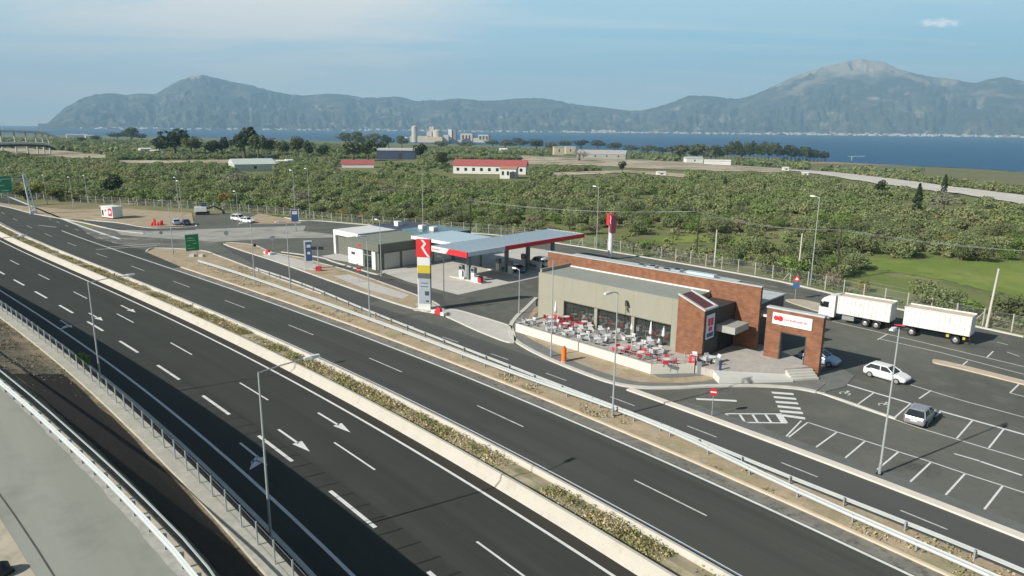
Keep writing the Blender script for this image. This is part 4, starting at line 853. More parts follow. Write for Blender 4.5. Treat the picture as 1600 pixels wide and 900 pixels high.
# ================================================================== FUEL STATION
can = thing('fuel_canopy', 'long fuel station canopy with pale metal roof and red and white fascia', 'canopy', RO, UA)
ZC = 5.55
b = MB(); b.box(-30.7, 7.0, ZC - 0.25, -21.7, 37, ZC); crf = b.build('roof', roof_blue, can); b = MB()
for k in range(11): u = -30.2 + 0.82 * k; b.box(u - .03, 7.2, ZC + .001, u + .03, 36.8, ZC + .055)
b.build('roof_seams', mat('seam_zinc', (0.36, 0.42, 0.45), .45, .05, .6, 0, .2), crf)
b = MB(); b.box(-30.55, 7.15, ZC - 0.66, -21.85, 36.85, ZC - 0.26); b.build('soffit', mat('soffit_grey', (0.35, 0.36, 0.37), 0.7, 0.05, 1), can)
b = MB(); b.box(-30.75, 6.9, ZC - 0.85, -26.8, 7.12, ZC + 0.04); fas = b.build('front_fascia', white_m, can)
b = MB(); b.add([(-26.79, 6.9, ZC - 0.85), (-21.62, 6.9, ZC - 0.85), (-21.62, 6.9, ZC + 0.04), (-26.0, 6.9, ZC + 0.04), (-26.79, 7.12, ZC - 0.85), (-21.62, 7.12, ZC - 0.85), (-21.62, 7.12, ZC + 0.04), (-26.0, 7.12, ZC + 0.04)], [(0, 1, 2, 3), (7, 6, 5, 4), (1, 5, 6, 2), (3, 2, 6, 7), (0, 3, 7, 4), (0, 4, 5, 1)]); b.build('front_fascia_red', red_m, can)
b = MB(); b.side([(-26.79, ZC - 0.85), (-26.0, ZC + 0.04), (-26.795, ZC + 0.04)], 6.905, 7.115); b.build('fascia_wedge', white_m, can)
b = MB(); x = -30.2
for k in range(9): b.box(x, 6.88, ZC - 0.55, x + 0.12, 6.898, ZC - 0.3); x += 0.22
b.build('fascia_lettering', red_m, can)
b = MB(); b.box(-21.84, 7.13, ZC - 0.68, -21.62, 15.6, ZC + 0.04); b.build('side_fascia', mat('fascia_pale', (0.66, 0.70, 0.72), 0.5, 0.05, 1), can)
b = MB(); b.box(-21.84, 15.61, ZC - 0.68, -21.62, 37.05, ZC + 0.04); b.build('side_fascia_red', red_m, can)
b = MB(); b.box(-30.78, 36.86, ZC - 0.85, -21.85, 37.05, ZC + 0.04); b.build('rear_fascia', white_m, can)
for u, v in ((-25.2, 10.6), (-25.2, 19.6), (-24.6, 24.5), (-26.5, 33.5)):
    b = MB(); b.box(u - 0.28, v - 0.28, 0, u + 0.28, v + 0.28, ZC - 0.67); b.build('column', mat('column_grey', (0.16, 0.18, 0.19), 0.5, 0.06, 1), can)
can2 = thing('fuel_canopy', 'smaller flat canopy with white fascia joining the long canopy behind the price totem', 'canopy', RO, UA)
b = MB(); b.box(-41.8, 11.7, ZC - 0.25, -30.82, 21.6, ZC - 0.02); b.build('roof', roof_blue, can2)
b = MB(); b.box(-41.9, 11.55, ZC - 0.55, -30.82, 11.69, ZC + 0.02); b.box(-41.95, 11.55, ZC - 0.55, -41.81, 21.7, ZC + 0.02); b.build('fascia', white_m, can2)
b = MB(); b.box(-41.8, 11.7, ZC - 0.54, -30.82, 21.5, ZC - 0.26); b.build('soffit', MATS['soffit_grey'], can2)
for u, v in ((-40.5, 20.5), (-33, 20.5)):
    b = MB(); b.box(u - 0.25, v - 0.25, 0, u + 0.25, v + 0.25, ZC - 0.55); b.build('column', MATS['column_grey'], can2)
def pump(u, v, label):
    r = thing('fuel_pump', label, 'fuel pump', Lc(u, v, 0.15), UA); b = MB(); b.box(-0.4, -0.28, 0, 0.4, 0.28, 1.3); b.build('cabinet', white_dirty, r)
    b = MB(); b.box(-0.45, -0.32, 1.3, 0.45, 0.32, 2.2); b.build('head', mat('pump_grey', (0.22, 0.24, 0.25), 0.5, 0.06, 1), r); b = MB(); b.box(-0.32, -0.335, 1.55, 0.32, -0.322, 2.0); b.build('display', glass_m, r)
    b = MB(); b.pipe([(0.42, -0.2, 0.9), (0.6, -0.25, 1.6), (0.55, -0.2, 2.1), (0.4, -0.1, 2.0)], 0.03, 6); b.build('hose', black_m, r)
for i, (v, lab) in enumerate(((10.6, 'pump island nearest the price totem'), (19.6, 'middle pump island under the long canopy'), (26, 'pump island in the shade before the brick wall'))):
    b = MB(); b.box(-29.5, v - 0.6, 0, -21.5, v + 0.6, 0.15); o = b.build('pump_island', conc); o.location = RO; o.rotation_euler.z = UA; tag(o, 'raised concrete ' + lab, 'pump island')
for u, v, lab in ((-24.0, 10.6, 'fuel pump beside the front canopy column in full sun'), (-27.0, 10.6, 'fuel pump on the front island, farther from the restaurant'), (-24.0, 19.4, 'fuel pump beside the second canopy column in shade'), (-27.2, 19.6, 'fuel pump on the middle island, its left end'), (-23.2, 26, 'fuel pump on the rear island, nearest the brick wall'), (-27, 26, 'fuel pump on the rear island, its left end')): pump(u, v, lab)
r = thing('hose_stand', 'white arched air hose stand at the front column of the canopy', 'hose stand', Lc(-26.0, 10.0, 0.15), UA); b = MB()
b.pipe([(-0.3, 0, 0), (-0.35, 0, 0.9), (-0.2, 0, 1.5), (0.1, 0, 1.6), (0.3, 0, 1.2), (0.32, 0, 0.3)], 0.07, 8); b.build('arch', white_m, r); b = MB(); b.box(-0.3, -0.15, 0, 0.35, 0.15, 0.35); b.build('base', white_m, r)
r = thing('red_bin', 'small dark red bin on the kerb edge of the front pump island', 'bin', Lc(-21.9, 10.2, 0.15), UA); b = MB(); b.box(-0.3, -0.3, 0, 0.3, 0.3, 0.85); b.build('body', crimson, r); b = MB(); b.box(-0.33, -0.33, 0.85, 0.33, 0.33, 0.95); b.build('lid', black_m, r)
r = thing('white_box', 'white squat supply box on the front pump island', 'box', Lc(-22.9, 10.3, 0.15), UA); b = MB(); b.box(-0.45, -0.3, 0, 0.45, 0.3, 0.6); b.build('body', white_m, r); b = MB(); b.box(-0.48, -0.33, 0.6, 0.48, 0.33, 0.68); b.build('lid', white_dirty, r)
# workshop
gar = thing('workshop', 'low workshop with white roller doors and a dark olive overhanging roof', 'building', RO, UA)
b = MB(); b.box(-52, 4.5, 0, -42.2, 17, 3.9); b.build('walls', olive_m, gar)
b = MB(); b.box(-53, 4.0, 3.35, -41.6, 18.5, 4.7); rf = b.build('roof', olive_m, gar); b = MB(); b.box(-52.7, 4.3, 4.703, -41.9, 18.2, 4.76); b.build('roof_surface', mat('olive_roof', (0.20, 0.215, 0.17), 0.8, 0.06, 0.8), rf)
b = MB(); b.box(-51.9, 4.42, 0.1, -47.1, 4.498, 3.3); fd = b.build('white_wall_panel', white_m, gar); b = MB(); b.box(-50.8, 4.40, 1.9, -49.6, 4.419, 2.35); b.build('window', glass_m, fd)
b = MB(); b.box(-46.6, 4.44, 0.1, -44.4, 4.498, 3.1); dr = b.build('glass_door', glass_m, gar); b = MB(); b.box(-45.55, 4.41, 0.1, -45.45, 4.438, 3.1); b.box(-46.6, 4.41, 2.3, -44.4, 4.438, 2.38); b.build('door_frame', galv, dr)
b = MB(); b.box(-44.0, 4.2, 0, -42.9, 4.9, 3.36); b.build('corner_pillar', white_m, gar)
for v in (5.6, 9.6, 13.4):
    b = MB(); b.box(-42.198, v, 0.1, -42.12, v + 3.4, 2.9); d = b.build('roller_door', mat('roller_door_grey', (0.50, 0.49, 0.45), 0.6, 0.04, 1), gar); b = MB()
    for k in range(6): b.box(-42.118, v, 0.3 + 0.42 * k, -42.10, v + 3.4, 0.33 + 0.42 * k)
    b.build('door_ribs', galv_d, d)
b = MB(); b.box(-47.9, 3.95, 3.75, -47.2, 3.998, 4.25); b.build('roof_sign', red_m, gar)
wash = thing('car_wash', 'white framed car wash hall left of the olive workshop', 'building', RO, UA)
b = MB(); b.box(-62.6, 8, 0, -61.9, 17, 4.9); b.box(-54.6, 8, 0, -53.9, 17, 4.9); b.box(-61.9, 8, 3.9, -54.6, 17, 4.9); b.build('portal', white_m, wash)
b = MB(); b.box(-61.88, 8.5, 0, -54.62, 16.8, 3.89); b.build('dark_gate', olive_m, wash)
b = MB(); b.box(-62.3, 17.1, 0, -42, 26, 4.5); b.build('rear_hall', white_dirty, wash); b = MB(); b.box(-62.5, 17.05, 4.5, -52.2, 26.2, 4.95); b.build('blue_roof', mat('navy_roof', (0.06, 0.07, 0.10), 0.6, 0.08, 1), wash)
b = MB(); b.box(-52.0, 17.05, 4.5, -41.8, 26.2, 5.2); b.build('glass_roof_band', mat('teal_panel', (0.07, 0.15, 0.17), 0.25, 0.3, 0.8), wash)
for k, u in enumerate((-58.5, -50.5, -47.0)):
    b = MB(); b.box(u, 20, 4.9, u + 1.3, 21.2, 5.9); b.build('roof_unit', white_m, wash)
# price totem
tot = thing('price_totem', 'tall white price totem with red head, yellow band and grey price panels', 'sign', Lc(*local(664, 484.5, 0), 0), UA + R(34))
b = MB(); b.box(-0.9, -0.3, 0, 0.9, 0.3, 10.0); b.build('pylon', white_m, tot)
b = MB(); b.box(-1.0, -0.34, 7.6, 1.0, 0.34, 10.03); hd = b.build('head', red_m, tot)
b = MB(); z = 9.95; pts = [(-0.15, 10.02), (0.3, 9.5), (-0.1, 8.95), (0.35, 8.2), (0.8, 7.65)]
for (x0, z0), (x1, z1) in zip(pts, pts[1:]):
    b.add([(x0 - 0.17, -0.36, z0), (x0 + 0.17, -0.36, z0), (x1 + 0.17, -0.36, z1), (x1 - 0.17, -0.36, z1), (x0 - 0.17, -0.342, z0), (x0 + 0.17, -0.342, z0), (x1 + 0.17, -0.342, z1), (x1 - 0.17, -0.342, z1)], [(3, 2, 1, 0), (4, 5, 6, 7), (0, 1, 5, 4), (2, 3, 7, 6), (1, 2, 6, 5), (3, 0, 4, 7)])
b.build('zigzag_emblem', white_m, hd)
b = MB(); b.box(-0.85, -0.33, 5.35, 0.92, 0.33, 6.45); b.build('yellow_band', yellow_m, tot); b = MB(); b.box(-0.85, -0.33, 4.6, 0.92, 0.33, 5.34); b.build('dark_band', mat('grey_band', (0.10, 0.11, 0.105), 0.5, 0.05, 1), tot)
b = MB(); b.box(-0.75, -0.33, 1.0, 0.92, 0.33, 4.59); pp = b.build('price_panel', greyblue, tot)
b = MB()
for x0, z, x1, h in ((0.15, 2.2, 0.75, 0.6), (-0.4, 3.9, 0.6, 0.1), (-0.4, 3.4, 0.6, 0.1), (0.3, 1.25, 0.7, 0.25)): b.box(x0, -0.342, z, x1, -0.331, z + h)
b.build('price_digits', mat('panel_dark', (0.05, 0.07, 0.10), 0.4, 0.1, 1), pp)
b = MB(); b.box(-1.4, -0.7, 0, 1.4, 0.7, 0.2); b.build('plinth', conc, tot)
tot2 = thing('pole_sign', 'tall white pole with a two sided red box sign behind the restaurant', 'sign', at(953, 405.5), R(-75))
b = MB(); b.tube((0, 0, 0), (0, 0, 7.0), 0.45, 16); b.build('pole', white_m, tot2); b = MB(); b.box(-1.25, -0.5, 6.7, 0.1, 0.5, 8.9); hd = b.build('box_sign', red_m, tot2)
b = MB(); b.box(0.12, -0.45, 5.4, 1.15, 0.45, 8.8); b.build('side_panel', mat('panel_maroon', (0.16, 0.03, 0.05), 0.5, 0.1, 1), tot2)
b = MB()
for (x0, z0), (x1, z1) in zip([(0.5, 8.7), (0.8, 8.2), (0.45, 7.7)], [(0.8, 8.2), (0.45, 7.7), (0.8, 7.1)]): b.add([(x0 - 0.12, -0.47, z0), (x0 + 0.12, -0.47, z0), (x1 + 0.12, -0.47, z1), (x1 - 0.12, -0.47, z1)], [(3, 2, 1, 0)])
b.build('zigzag_emblem', white_m, hd)
b = MB(); b.tube((0, 0, 0), (0, 0, 0.5), 0.6, 16); b.build('base', black_m, tot2)
# ================================================================== LAMPS, POLES
def lamp(px, py, h, ang, arm, label, z=0.0, head=0.9, r0=0.09, group=None, ground=None):
    p = ground or at(px, py, z); r = thing('street_lamp', label, 'street lamp', p, ang, group)
    b = MB(); b.tube((0, 0, 0), (0, 0, h), r0, 10, 0.045); b.build('pole', pole_m, r); b = MB(); b.box(-0.22, -0.22, 0, 0.22, 0.22, 0.05); b.tube((0, 0, 0.05), (0, 0, 0.9), r0 + 0.03, 10); b.build('base', galv_d, r)
    if arm > 0:
        b = MB(); b.pipe([(0, 0, h - 0.03), (arm * 0.5, 0, h + 0.1), (arm, 0, h + 0.16)], 0.04, 8); b.build('arm', pole_m, r)
        b = MB(); x = arm; L_ = head
        b.loft([[(x - 0.1, -0.08, h + 0.08), (x - 0.1, 0.08, h + 0.08), (x - 0.1, 0.07, h + 0.22), (x - 0.1, -0.07, h + 0.22)], [(x + L_ * 0.4, -0.2, h + 0.08), (x + L_ * 0.4, 0.2, h + 0.08), (x + L_ * 0.4, 0.14, h + 0.27), (x + L_ * 0.4, -0.14, h + 0.27)], [(x + L_, -0.15, h + 0.12), (x + L_, 0.15, h + 0.12), (x + L_, 0.1, h + 0.24), (x + L_, -0.1, h + 0.24)]])
        lh = b.build('lamp_head', white_dirty, r); b = MB(); b.box(x + 0.05, -0.12, h + 0.055, x + L_ * 0.8, 0.12, h + 0.078); b.build('lens', lamp_w, lh)
    return r
ANV = R(44)
def nrm(s, off): a = rd(s, off); c = rd(s, off + 1); return math.atan2(c.y - a.y, c.x - a.x)
for px, py, lab in ((425, 862, 'street lamp nearest the camera at the shaded edge of the highway'), (162, 630, 'street lamp at the shaded highway edge, second from the camera'), (6, 518, 'street lamp at the left picture edge behind the wire fence')):
    s, n = sn(px, py); lamp(px, py, 11.4, nrm(s, 14), 2.9, lab)
s_, n_ = sn(425, 862); s2, n2 = sn(162, 630)
p = rd(s_ + (s_ - s2), n_ - Q(s_)); 
for px, py, h, lab in ((957, 652, 11.4, 'street lamp in the sandy verge before the terrace, its head over the beige wall'), (1374, 741, 11.4, 'tall street lamp at the near edge of the parking bays'), (578, 501, 11.2, 'street lamp in the sandy verge left of the price totem'), (861, 558, 11.2, 'street lamp beside the orange pillar'),
                       (454, 453, 10.6, 'street lamp in the sandy verge right of the green sign'), (398, 438, 9.5, 'street lamp on the sandy verge nearest the green sign'), (271, 398, 10.6, 'street lamp at the tip of the sandy verge, left of the green sign')):
    lamp(px, py, h, nrm(-40, 44) + math.pi, 0.9 if px != 578 else 0.6, lab)
for px, py, h, lab in ((811, 491, 6.2, 'short lamp post on the forecourt left of the beige wall'), (694, 482, 7.2, 'thin lamp post right of the price totem'), (596, 431, 9.5, 'lamp post on the kerb before the olive workshop')):
    lamp(px, py, h, UA + math.pi, 0.7, lab, head=0.6, r0=0.08)
for px, py, h, lab in ((280, 332, 10.0, 'tall lamp mast behind the dark car in the left car park'), (286, 351, 11.0, 'tall lamp mast in front of the dark car in the left car park'), (373, 352, 8.5, 'lamp mast beside the white car in the left car park'), (115, 328, 9.5, 'lamp mast on the sand left of the white kiosk, nearer one'), (137, 316, 8.5, 'lamp mast at the fence left of the white kiosk'),
                       (74, 319, 9.0, 'lamp mast on the sand near the left picture edge'), (463, 361, 14.5, 'tall mast beside the small blue sign at the back road'), (484.5, 341, 13.5, 'tall mast at the back fence right of the small blue sign'), (661, 351, 15, 'tall mast behind the smaller canopy'), (932, 388, 13, 'tall mast at the back fence left of the red pole sign'), (1266, 446, 14.5, 'tall lamp mast at the back fence behind the truck')):
    lamp(px, py, h, UA + math.pi if px < 1200 else UA + math.pi, 0.8 if px not in (661,) else 0, lab, head=0.7, r0=0.085)
lamp(18, 300, 9, UA, 0.7, 'lamp mast behind the big green sign at the left edge')
def upole(px, py, h, m, label, cross=True, lean=0.0):
    p = at(px, py); r = thing('utility_pole', label, 'utility pole', p); b = MB(); b.tube((0, 0, -0.2), (lean, 0, h), 0.16, 10, 0.11); b.build('pole', m, r)
    if cross: b = MB(); b.box(-0.9 + lean, -0.06, h - 0.4, 0.9 + lean, 0.06, h - 0.28); b.build('crossarm', m, r)
    return p + Vector((lean, 0, h - 0.25))
wood_d = mat('dark_wood', (0.05, 0.042, 0.033), 0.9, 0.2, 2); concp = mat('concrete_pole', (0.50, 0.48, 0.42), 0.85, 0.08, 1)
ta = upole(1088, 399, 9.3, wood_d, 'dark wooden power pole behind the restaurant roof'); tb = upole(1306, 438, 9.0, wood_d, 'dark wooden power pole behind the fence near the truck')
upole(1116, 416, 6.9, concp, 'pale concrete pole at the fence behind the restaurant', False); upole(1247, 429, 7.4, concp, 'pale concrete pole at the fence near the blue road sign', False); upole(1541, 512, 7.9, concp, 'pale concrete pole behind the trailer', False, 0.35)
tc_ = depth(735, 358, 190); upole(735, 372, 9, wood_d, 'dark wooden power pole behind the long canopy')
p3 = at(735, 372) + Vector((0, 0, 8.75)); tdir = at(1560, 470)
for a, c, lab in ((p3, ta, 'power cable sagging between the canopy pole and the pole behind the roof'), (ta, tb, 'power cable from the pole behind the roof towards the truck'), (tb, Vector((92, 96, 8.5)), 'power cable running off to the right past the truck')):
    r = thing('power_cable', lab, 'cable', (0, 0, 0))
    for dx in (-0.75, 0.75):
        b = MB(); b.pipe([a.lerp(c, t / 12) + Vector((dx, 0, -1.1 * 4 * (t / 12) * (1 - t / 12))) for t in range(13)], 0.02, 5); b.build('wire', galv_d, r)
# ------------------------------------------------------------------ back fence
FP = []
_b = [at(x, y) for x, y in [(1720, 555), (1600, 527), (1500, 505), (1320, 464), (1200, 436.5), (1000, 401), (872, 380.5), (780, 368), (647, 358), (573, 351.5), (500, 345.5)]]
for i, p in enumerate(_b):
    q = _b[min(i + 1, len(_b) - 1)] - _b[max(i - 1, 0)]; q.normalize(); FP.append(p + Vector((q.y, -q.x, 0)) * 1.7)
FP += pxs([(460, 338.5), (417, 334), (300, 326), (234, 322), (150, 317.5), (60, 312), (-60, 305)])
FP = smooth_path(FP, 8)
def walk(P, step, first=0.0):
    out = []; d = first; 
    for a, c in zip(P, P[1:]):
        L_ = (c - a).length
        while d < L_: out.append(a.lerp(c, d / L_)); d += step
        d -= L_
    return out
FP = walk(FP, 3.4)
def long_fence(P, label, h):
    r = thing('wire_fence', label, 'fence'); up = Vector((0, 0, h * 0.94)); b = MB()
    for a, c in zip(P, P[1:]): b.face([a, c, c + up, a + up])
    b.build('wire_mesh', net_m, r); b = MB()
    for k in (0.05, 0.5, 0.94): b.pipe([p + Vector((0, 0, h * k)) for p in P], 0.015, 4)
    b.build('line_wire', galv_d, r)
    for i, p in enumerate(P[:98]):
        b = MB(); b.box(p.x - 0.055, p.y - 0.055, -0.1, p.x + 0.055, p.y + 0.055, h); b.build('fence_post', concp, r)
        if i % 9 == 4 and i + 1 < len(P): d = (P[i + 1] - p).normalized(); MB().tube(p + Vector((0, 0, h * 0.8)), p + d * 1.3, 0.045, 6).build('fence_strut', concp, r)
k = next(i for i, p in enumerate(FP) if p.x < 25)
long_fence(FP[:k + 1], 'wire fence with pale posts behind the truck park and restaurant', 2.3); long_fence(FP[k:], 'wire fence with pale posts behind the fuel station and left car park', 2.3)
# ================================================================== SIGNS
def board(name, label, p, rz, w, h, zb, m, lines=(), rim=True, cat='road sign', posts=2):
    r = thing(name, label, cat, p, rz); b = MB(); b.box(-w / 2, -0.04, zb, w / 2, 0.04, zb + h); bd = b.build('panel', m, r)
    for k in range(posts):
        x = 0 if posts == 1 else (-w * 0.3 + k * w * 0.6); MB().tube((x, 0.1, 0), (x, 0.1, zb + h * 0.95), 0.07, 8).build('post', galv_d, r)
    if lines or rim:
        b = MB()
        if rim:
            for q in ((-w / 2, zb, w / 2, zb + 0.06), (-w / 2, zb + h - 0.06, w / 2, zb + h), (-w / 2, zb + 0.061, -w / 2 + 0.06, zb + h - 0.061), (w / 2 - 0.06, zb + 0.061, w / 2, zb + h - 0.061)): b.box(q[0], -0.052, q[1], q[2], -0.041, q[3])
        for x0, z0, x1, z1 in lines: b.box(x0, -0.05, zb + z0, x1, -0.041, zb + z1)
        b.build('white_markings', white_m, bd)
    return r
p = at(302, 399); face = math.atan2(-p.y, -p.x) + R(90) + R(14)
board('direction_sign', 'green motorway direction sign on the sandy verge by the exit', p, face, 2.55, 3.3, 0.9, green_m, [(-0.9, 2.5, 0.2, 2.6), (-0.9, 2.05, 0.6, 2.13), (-0.8, 1.1, -0.4, 1.18), (0.1, 1.4, 0.8, 1.5), (-0.9, 0.5, 0.4, 0.58)])
r = thing('concrete_footing', 'white concrete footing blocks under the green direction sign', 'footing', at(307, 401)); MB().box(-1.2, -0.5, 0, -0.3, 0.5, 0.5).build('block', conc, r); MB().box(0.6, -0.5, 0, 1.4, 0.5, 0.45).build('block', conc, r)
p = at(2, 322); board('direction_sign', 'large green motorway sign cut by the left picture edge', p, math.atan2(-p.y, -p.x) + R(90) + R(10), 7.2, 5.2, 4.0, green_m, [(-0.5, 2.2, 1.6, 2.4), (0.6, 0.6, 2.6, 0.8), (-2, 3.6, 1, 3.8)])
p = at(53, 334); r = thing('gantry_leg', 'leaning light blue lattice mast at the road edge on the left', 'mast', p, R(40)); b = MB()
for sx, sy in ((-1, -1), (1, -1), (1, 1), (-1, 1)): b.tube((sx * 0.7, sy * 0.5, 0), (-1.0 + sx * 0.28, sy * 0.22, 10.6), 0.12, 6)
for k in range(10):
    t0, t1 = k / 10, (k + 1) / 10
    for sx, sy, ex, ey in ((-1, -1, 1, -1), (1, -1, 1, 1), (1, 1, -1, 1), (-1, 1, -1, -1)):
        f = lambda a, c, t: (-1.0 * t + a * (0.7 - 0.42 * t), c * (0.5 - 0.28 * t), 10.6 * t); b.tube(f(sx, sy, t0), f(ex, ey, t1), 0.06, 5)
b.build('lattice', mat('pale_blue_steel', (0.50, 0.58, 0.64), 0.5, 0.06, 1), r); b = MB(); b.box(-0.9, -0.7, 0, 0.9, 0.7, 0.9); b.build('footing', white_m, r); b = MB(); b.box(-1.4, -0.3, 10.5, -0.6, 0.3, 11.2); b.build('head_box', white_m, r)
b = MB(); b.box(-9.0, -0.07, 9.9, -1.2, 0.07, 10.05); b.build('cantilever_arm', MATS['pale_blue_steel'], r)
def disc_sign(px, py, label, col, h=2.5, rad=0.35, z=0.0, bar=True, rz=None):
    p = at(px, py, z); rz = rz if rz is not None else math.atan2(-p.y, -p.x) + R(90); r = thing('traffic_sign', label, 'road sign', p, rz); MB().tube((0, 0.05, 0), (0, 0.05, h), 0.035, 8).build('post', galv_d, r)
    b = MB(); b.tube((0, 0, h - rad), (0, -0.03, h - rad), rad, 20); d = b.build('disc', col, r)
    if bar: b = MB(); b.box(-rad * 0.72, -0.045, h - rad * 1.17, rad * 0.72, -0.031, h - rad * 0.83); b.build('white_bar', white_m, d)
disc_sign(1112, 651, 'red no entry sign on a thin post by the stop line', crimson, 2.7, 0.36)
disc_sign(561, 442, 'red no entry sign on the kerb left of the price totem', red_m, 2.6, 0.4); disc_sign(570, 417, 'small red round sign in front of the olive workshop', red_m, 4.6, 0.35)
disc_sign(427, 390, 'grey back of a round sign on the sandy island', galv_d, 2.9, 0.55, bar=False); disc_sign(354, 372, 'dark round sign at the concrete crossing', galv_d, 1.6, 0.5, bar=False)
disc_sign(399, 398, 'small dark sign back on the kerb left of the blue totem', black_m, 2.2, 0.3, bar=False); disc_sign(253, 378, 'small dark round sign at the exit junction', galv_d, 2.4, 0.35, bar=False)
p = at(1242, 468); r = thing('traffic_sign', 'blue road sign topped by a red triangle at the back road', 'road sign', p, R(150)); MB().tube((0, 0.06, 0), (0, 0.06, 4.0), 0.045, 8).build('post', galv_d, r); b = MB(); b.tube((0, 0.0, 2.2), (0, -0.03, 2.2), 0.5, 20); b.build('disc', blue_m, r)
b = MB(); b.add([(-0.55, 0, 2.9), (0.55, 0, 2.9), (0, 0, 3.85), (-0.55, -0.03, 2.9), (0.55, -0.03, 2.9), (0, -0.03, 3.85)], [(0, 2, 1), (3, 4, 5), (0, 1, 4, 3), (1, 2, 5, 4), (2, 0, 3, 5)]); t = b.build('triangle', red_m, r); b = MB(); b.add([(-0.28, -0.034, 3.04), (0.28, -0.034, 3.04), (0, -0.034, 3.5)], [(0, 1, 2)]); b.build('triangle_centre', white_m, t); r.rotation_euler.z = math.atan2(-p.y, -p.x) + R(90)
p = at(483, 421); r = thing('info_totem', 'white information pillar with a blue panel on the sandy island', 'sign', p, math.atan2(-p.y, -p.x) + R(90)); b = MB(); b.box(-0.7, -0.18, 0.1, 0.7, 0.18, 5.2); b.build('pillar', white_m, r); b = MB(); b.box(-0.42, -0.2, 1.6, 0.62, -0.181, 5.0); pn = b.build('panel', blue_m, r); b = MB(); b.tube((0.1, -0.2, 3.0), (0.1, -0.215, 3.0), 0.28, 16); b.box(-0.2, -0.215, 4.0, 0.45, -0.2, 4.5); b.build('panel_marks', white_m, pn); b = MB(); b.box(-1, -0.5, 0, 1, 0.5, 0.12); b.build('plinth', conc, r)
p = at(462, 362); r = board('info_sign', 'small blue sign on a post at the back road', p, math.atan2(-p.y, -p.x) + R(90), 1.8, 3.0, 2.4, blue_m, [(-0.6, 1.8, 0.6, 2.6)], posts=1)
p = at(498, 424); r = thing('red_hydrant', 'red hydrant post with dark twin heads beside the blue pillar', 'hydrant', p); b = MB(); b.tube((0, 0, 0), (0, 0, 4.3), 0.09, 8); b.build('pole', galv, r); b = MB(); b.box(-0.45, -0.3, 0, 0.45, 0.3, 0.9); b.build('base', crimson, r); b = MB(); b.box(-1.0, -0.2, 3.9, -0.2, 0.2, 4.4); b.box(0.2, -0.2, 3.9, 1.0, 0.2, 4.4); b.build('heads', black_m, r)
for px, py, lab in ((419, 397, 'red barrier block on the concrete path left of the blue pillar'), (686, 491, 'red hydrant box among white blocks at the foot of the price totem')):
    r = thing('barrier_block', lab, 'barrier', at(px, py, 0.12), UA); b = MB(); b.box(-0.5, -0.25, 0, 0.5, 0.25, 0.9, 0.08); b.build('body', red_m, r); MB().box(-1.3, -0.3, 0, -0.6, 0.3, 0.45).build('white_block', white_m, r); MB().box(0.6, -0.3, 0, 1.3, 0.3, 0.45).build('white_block', white_m, r)
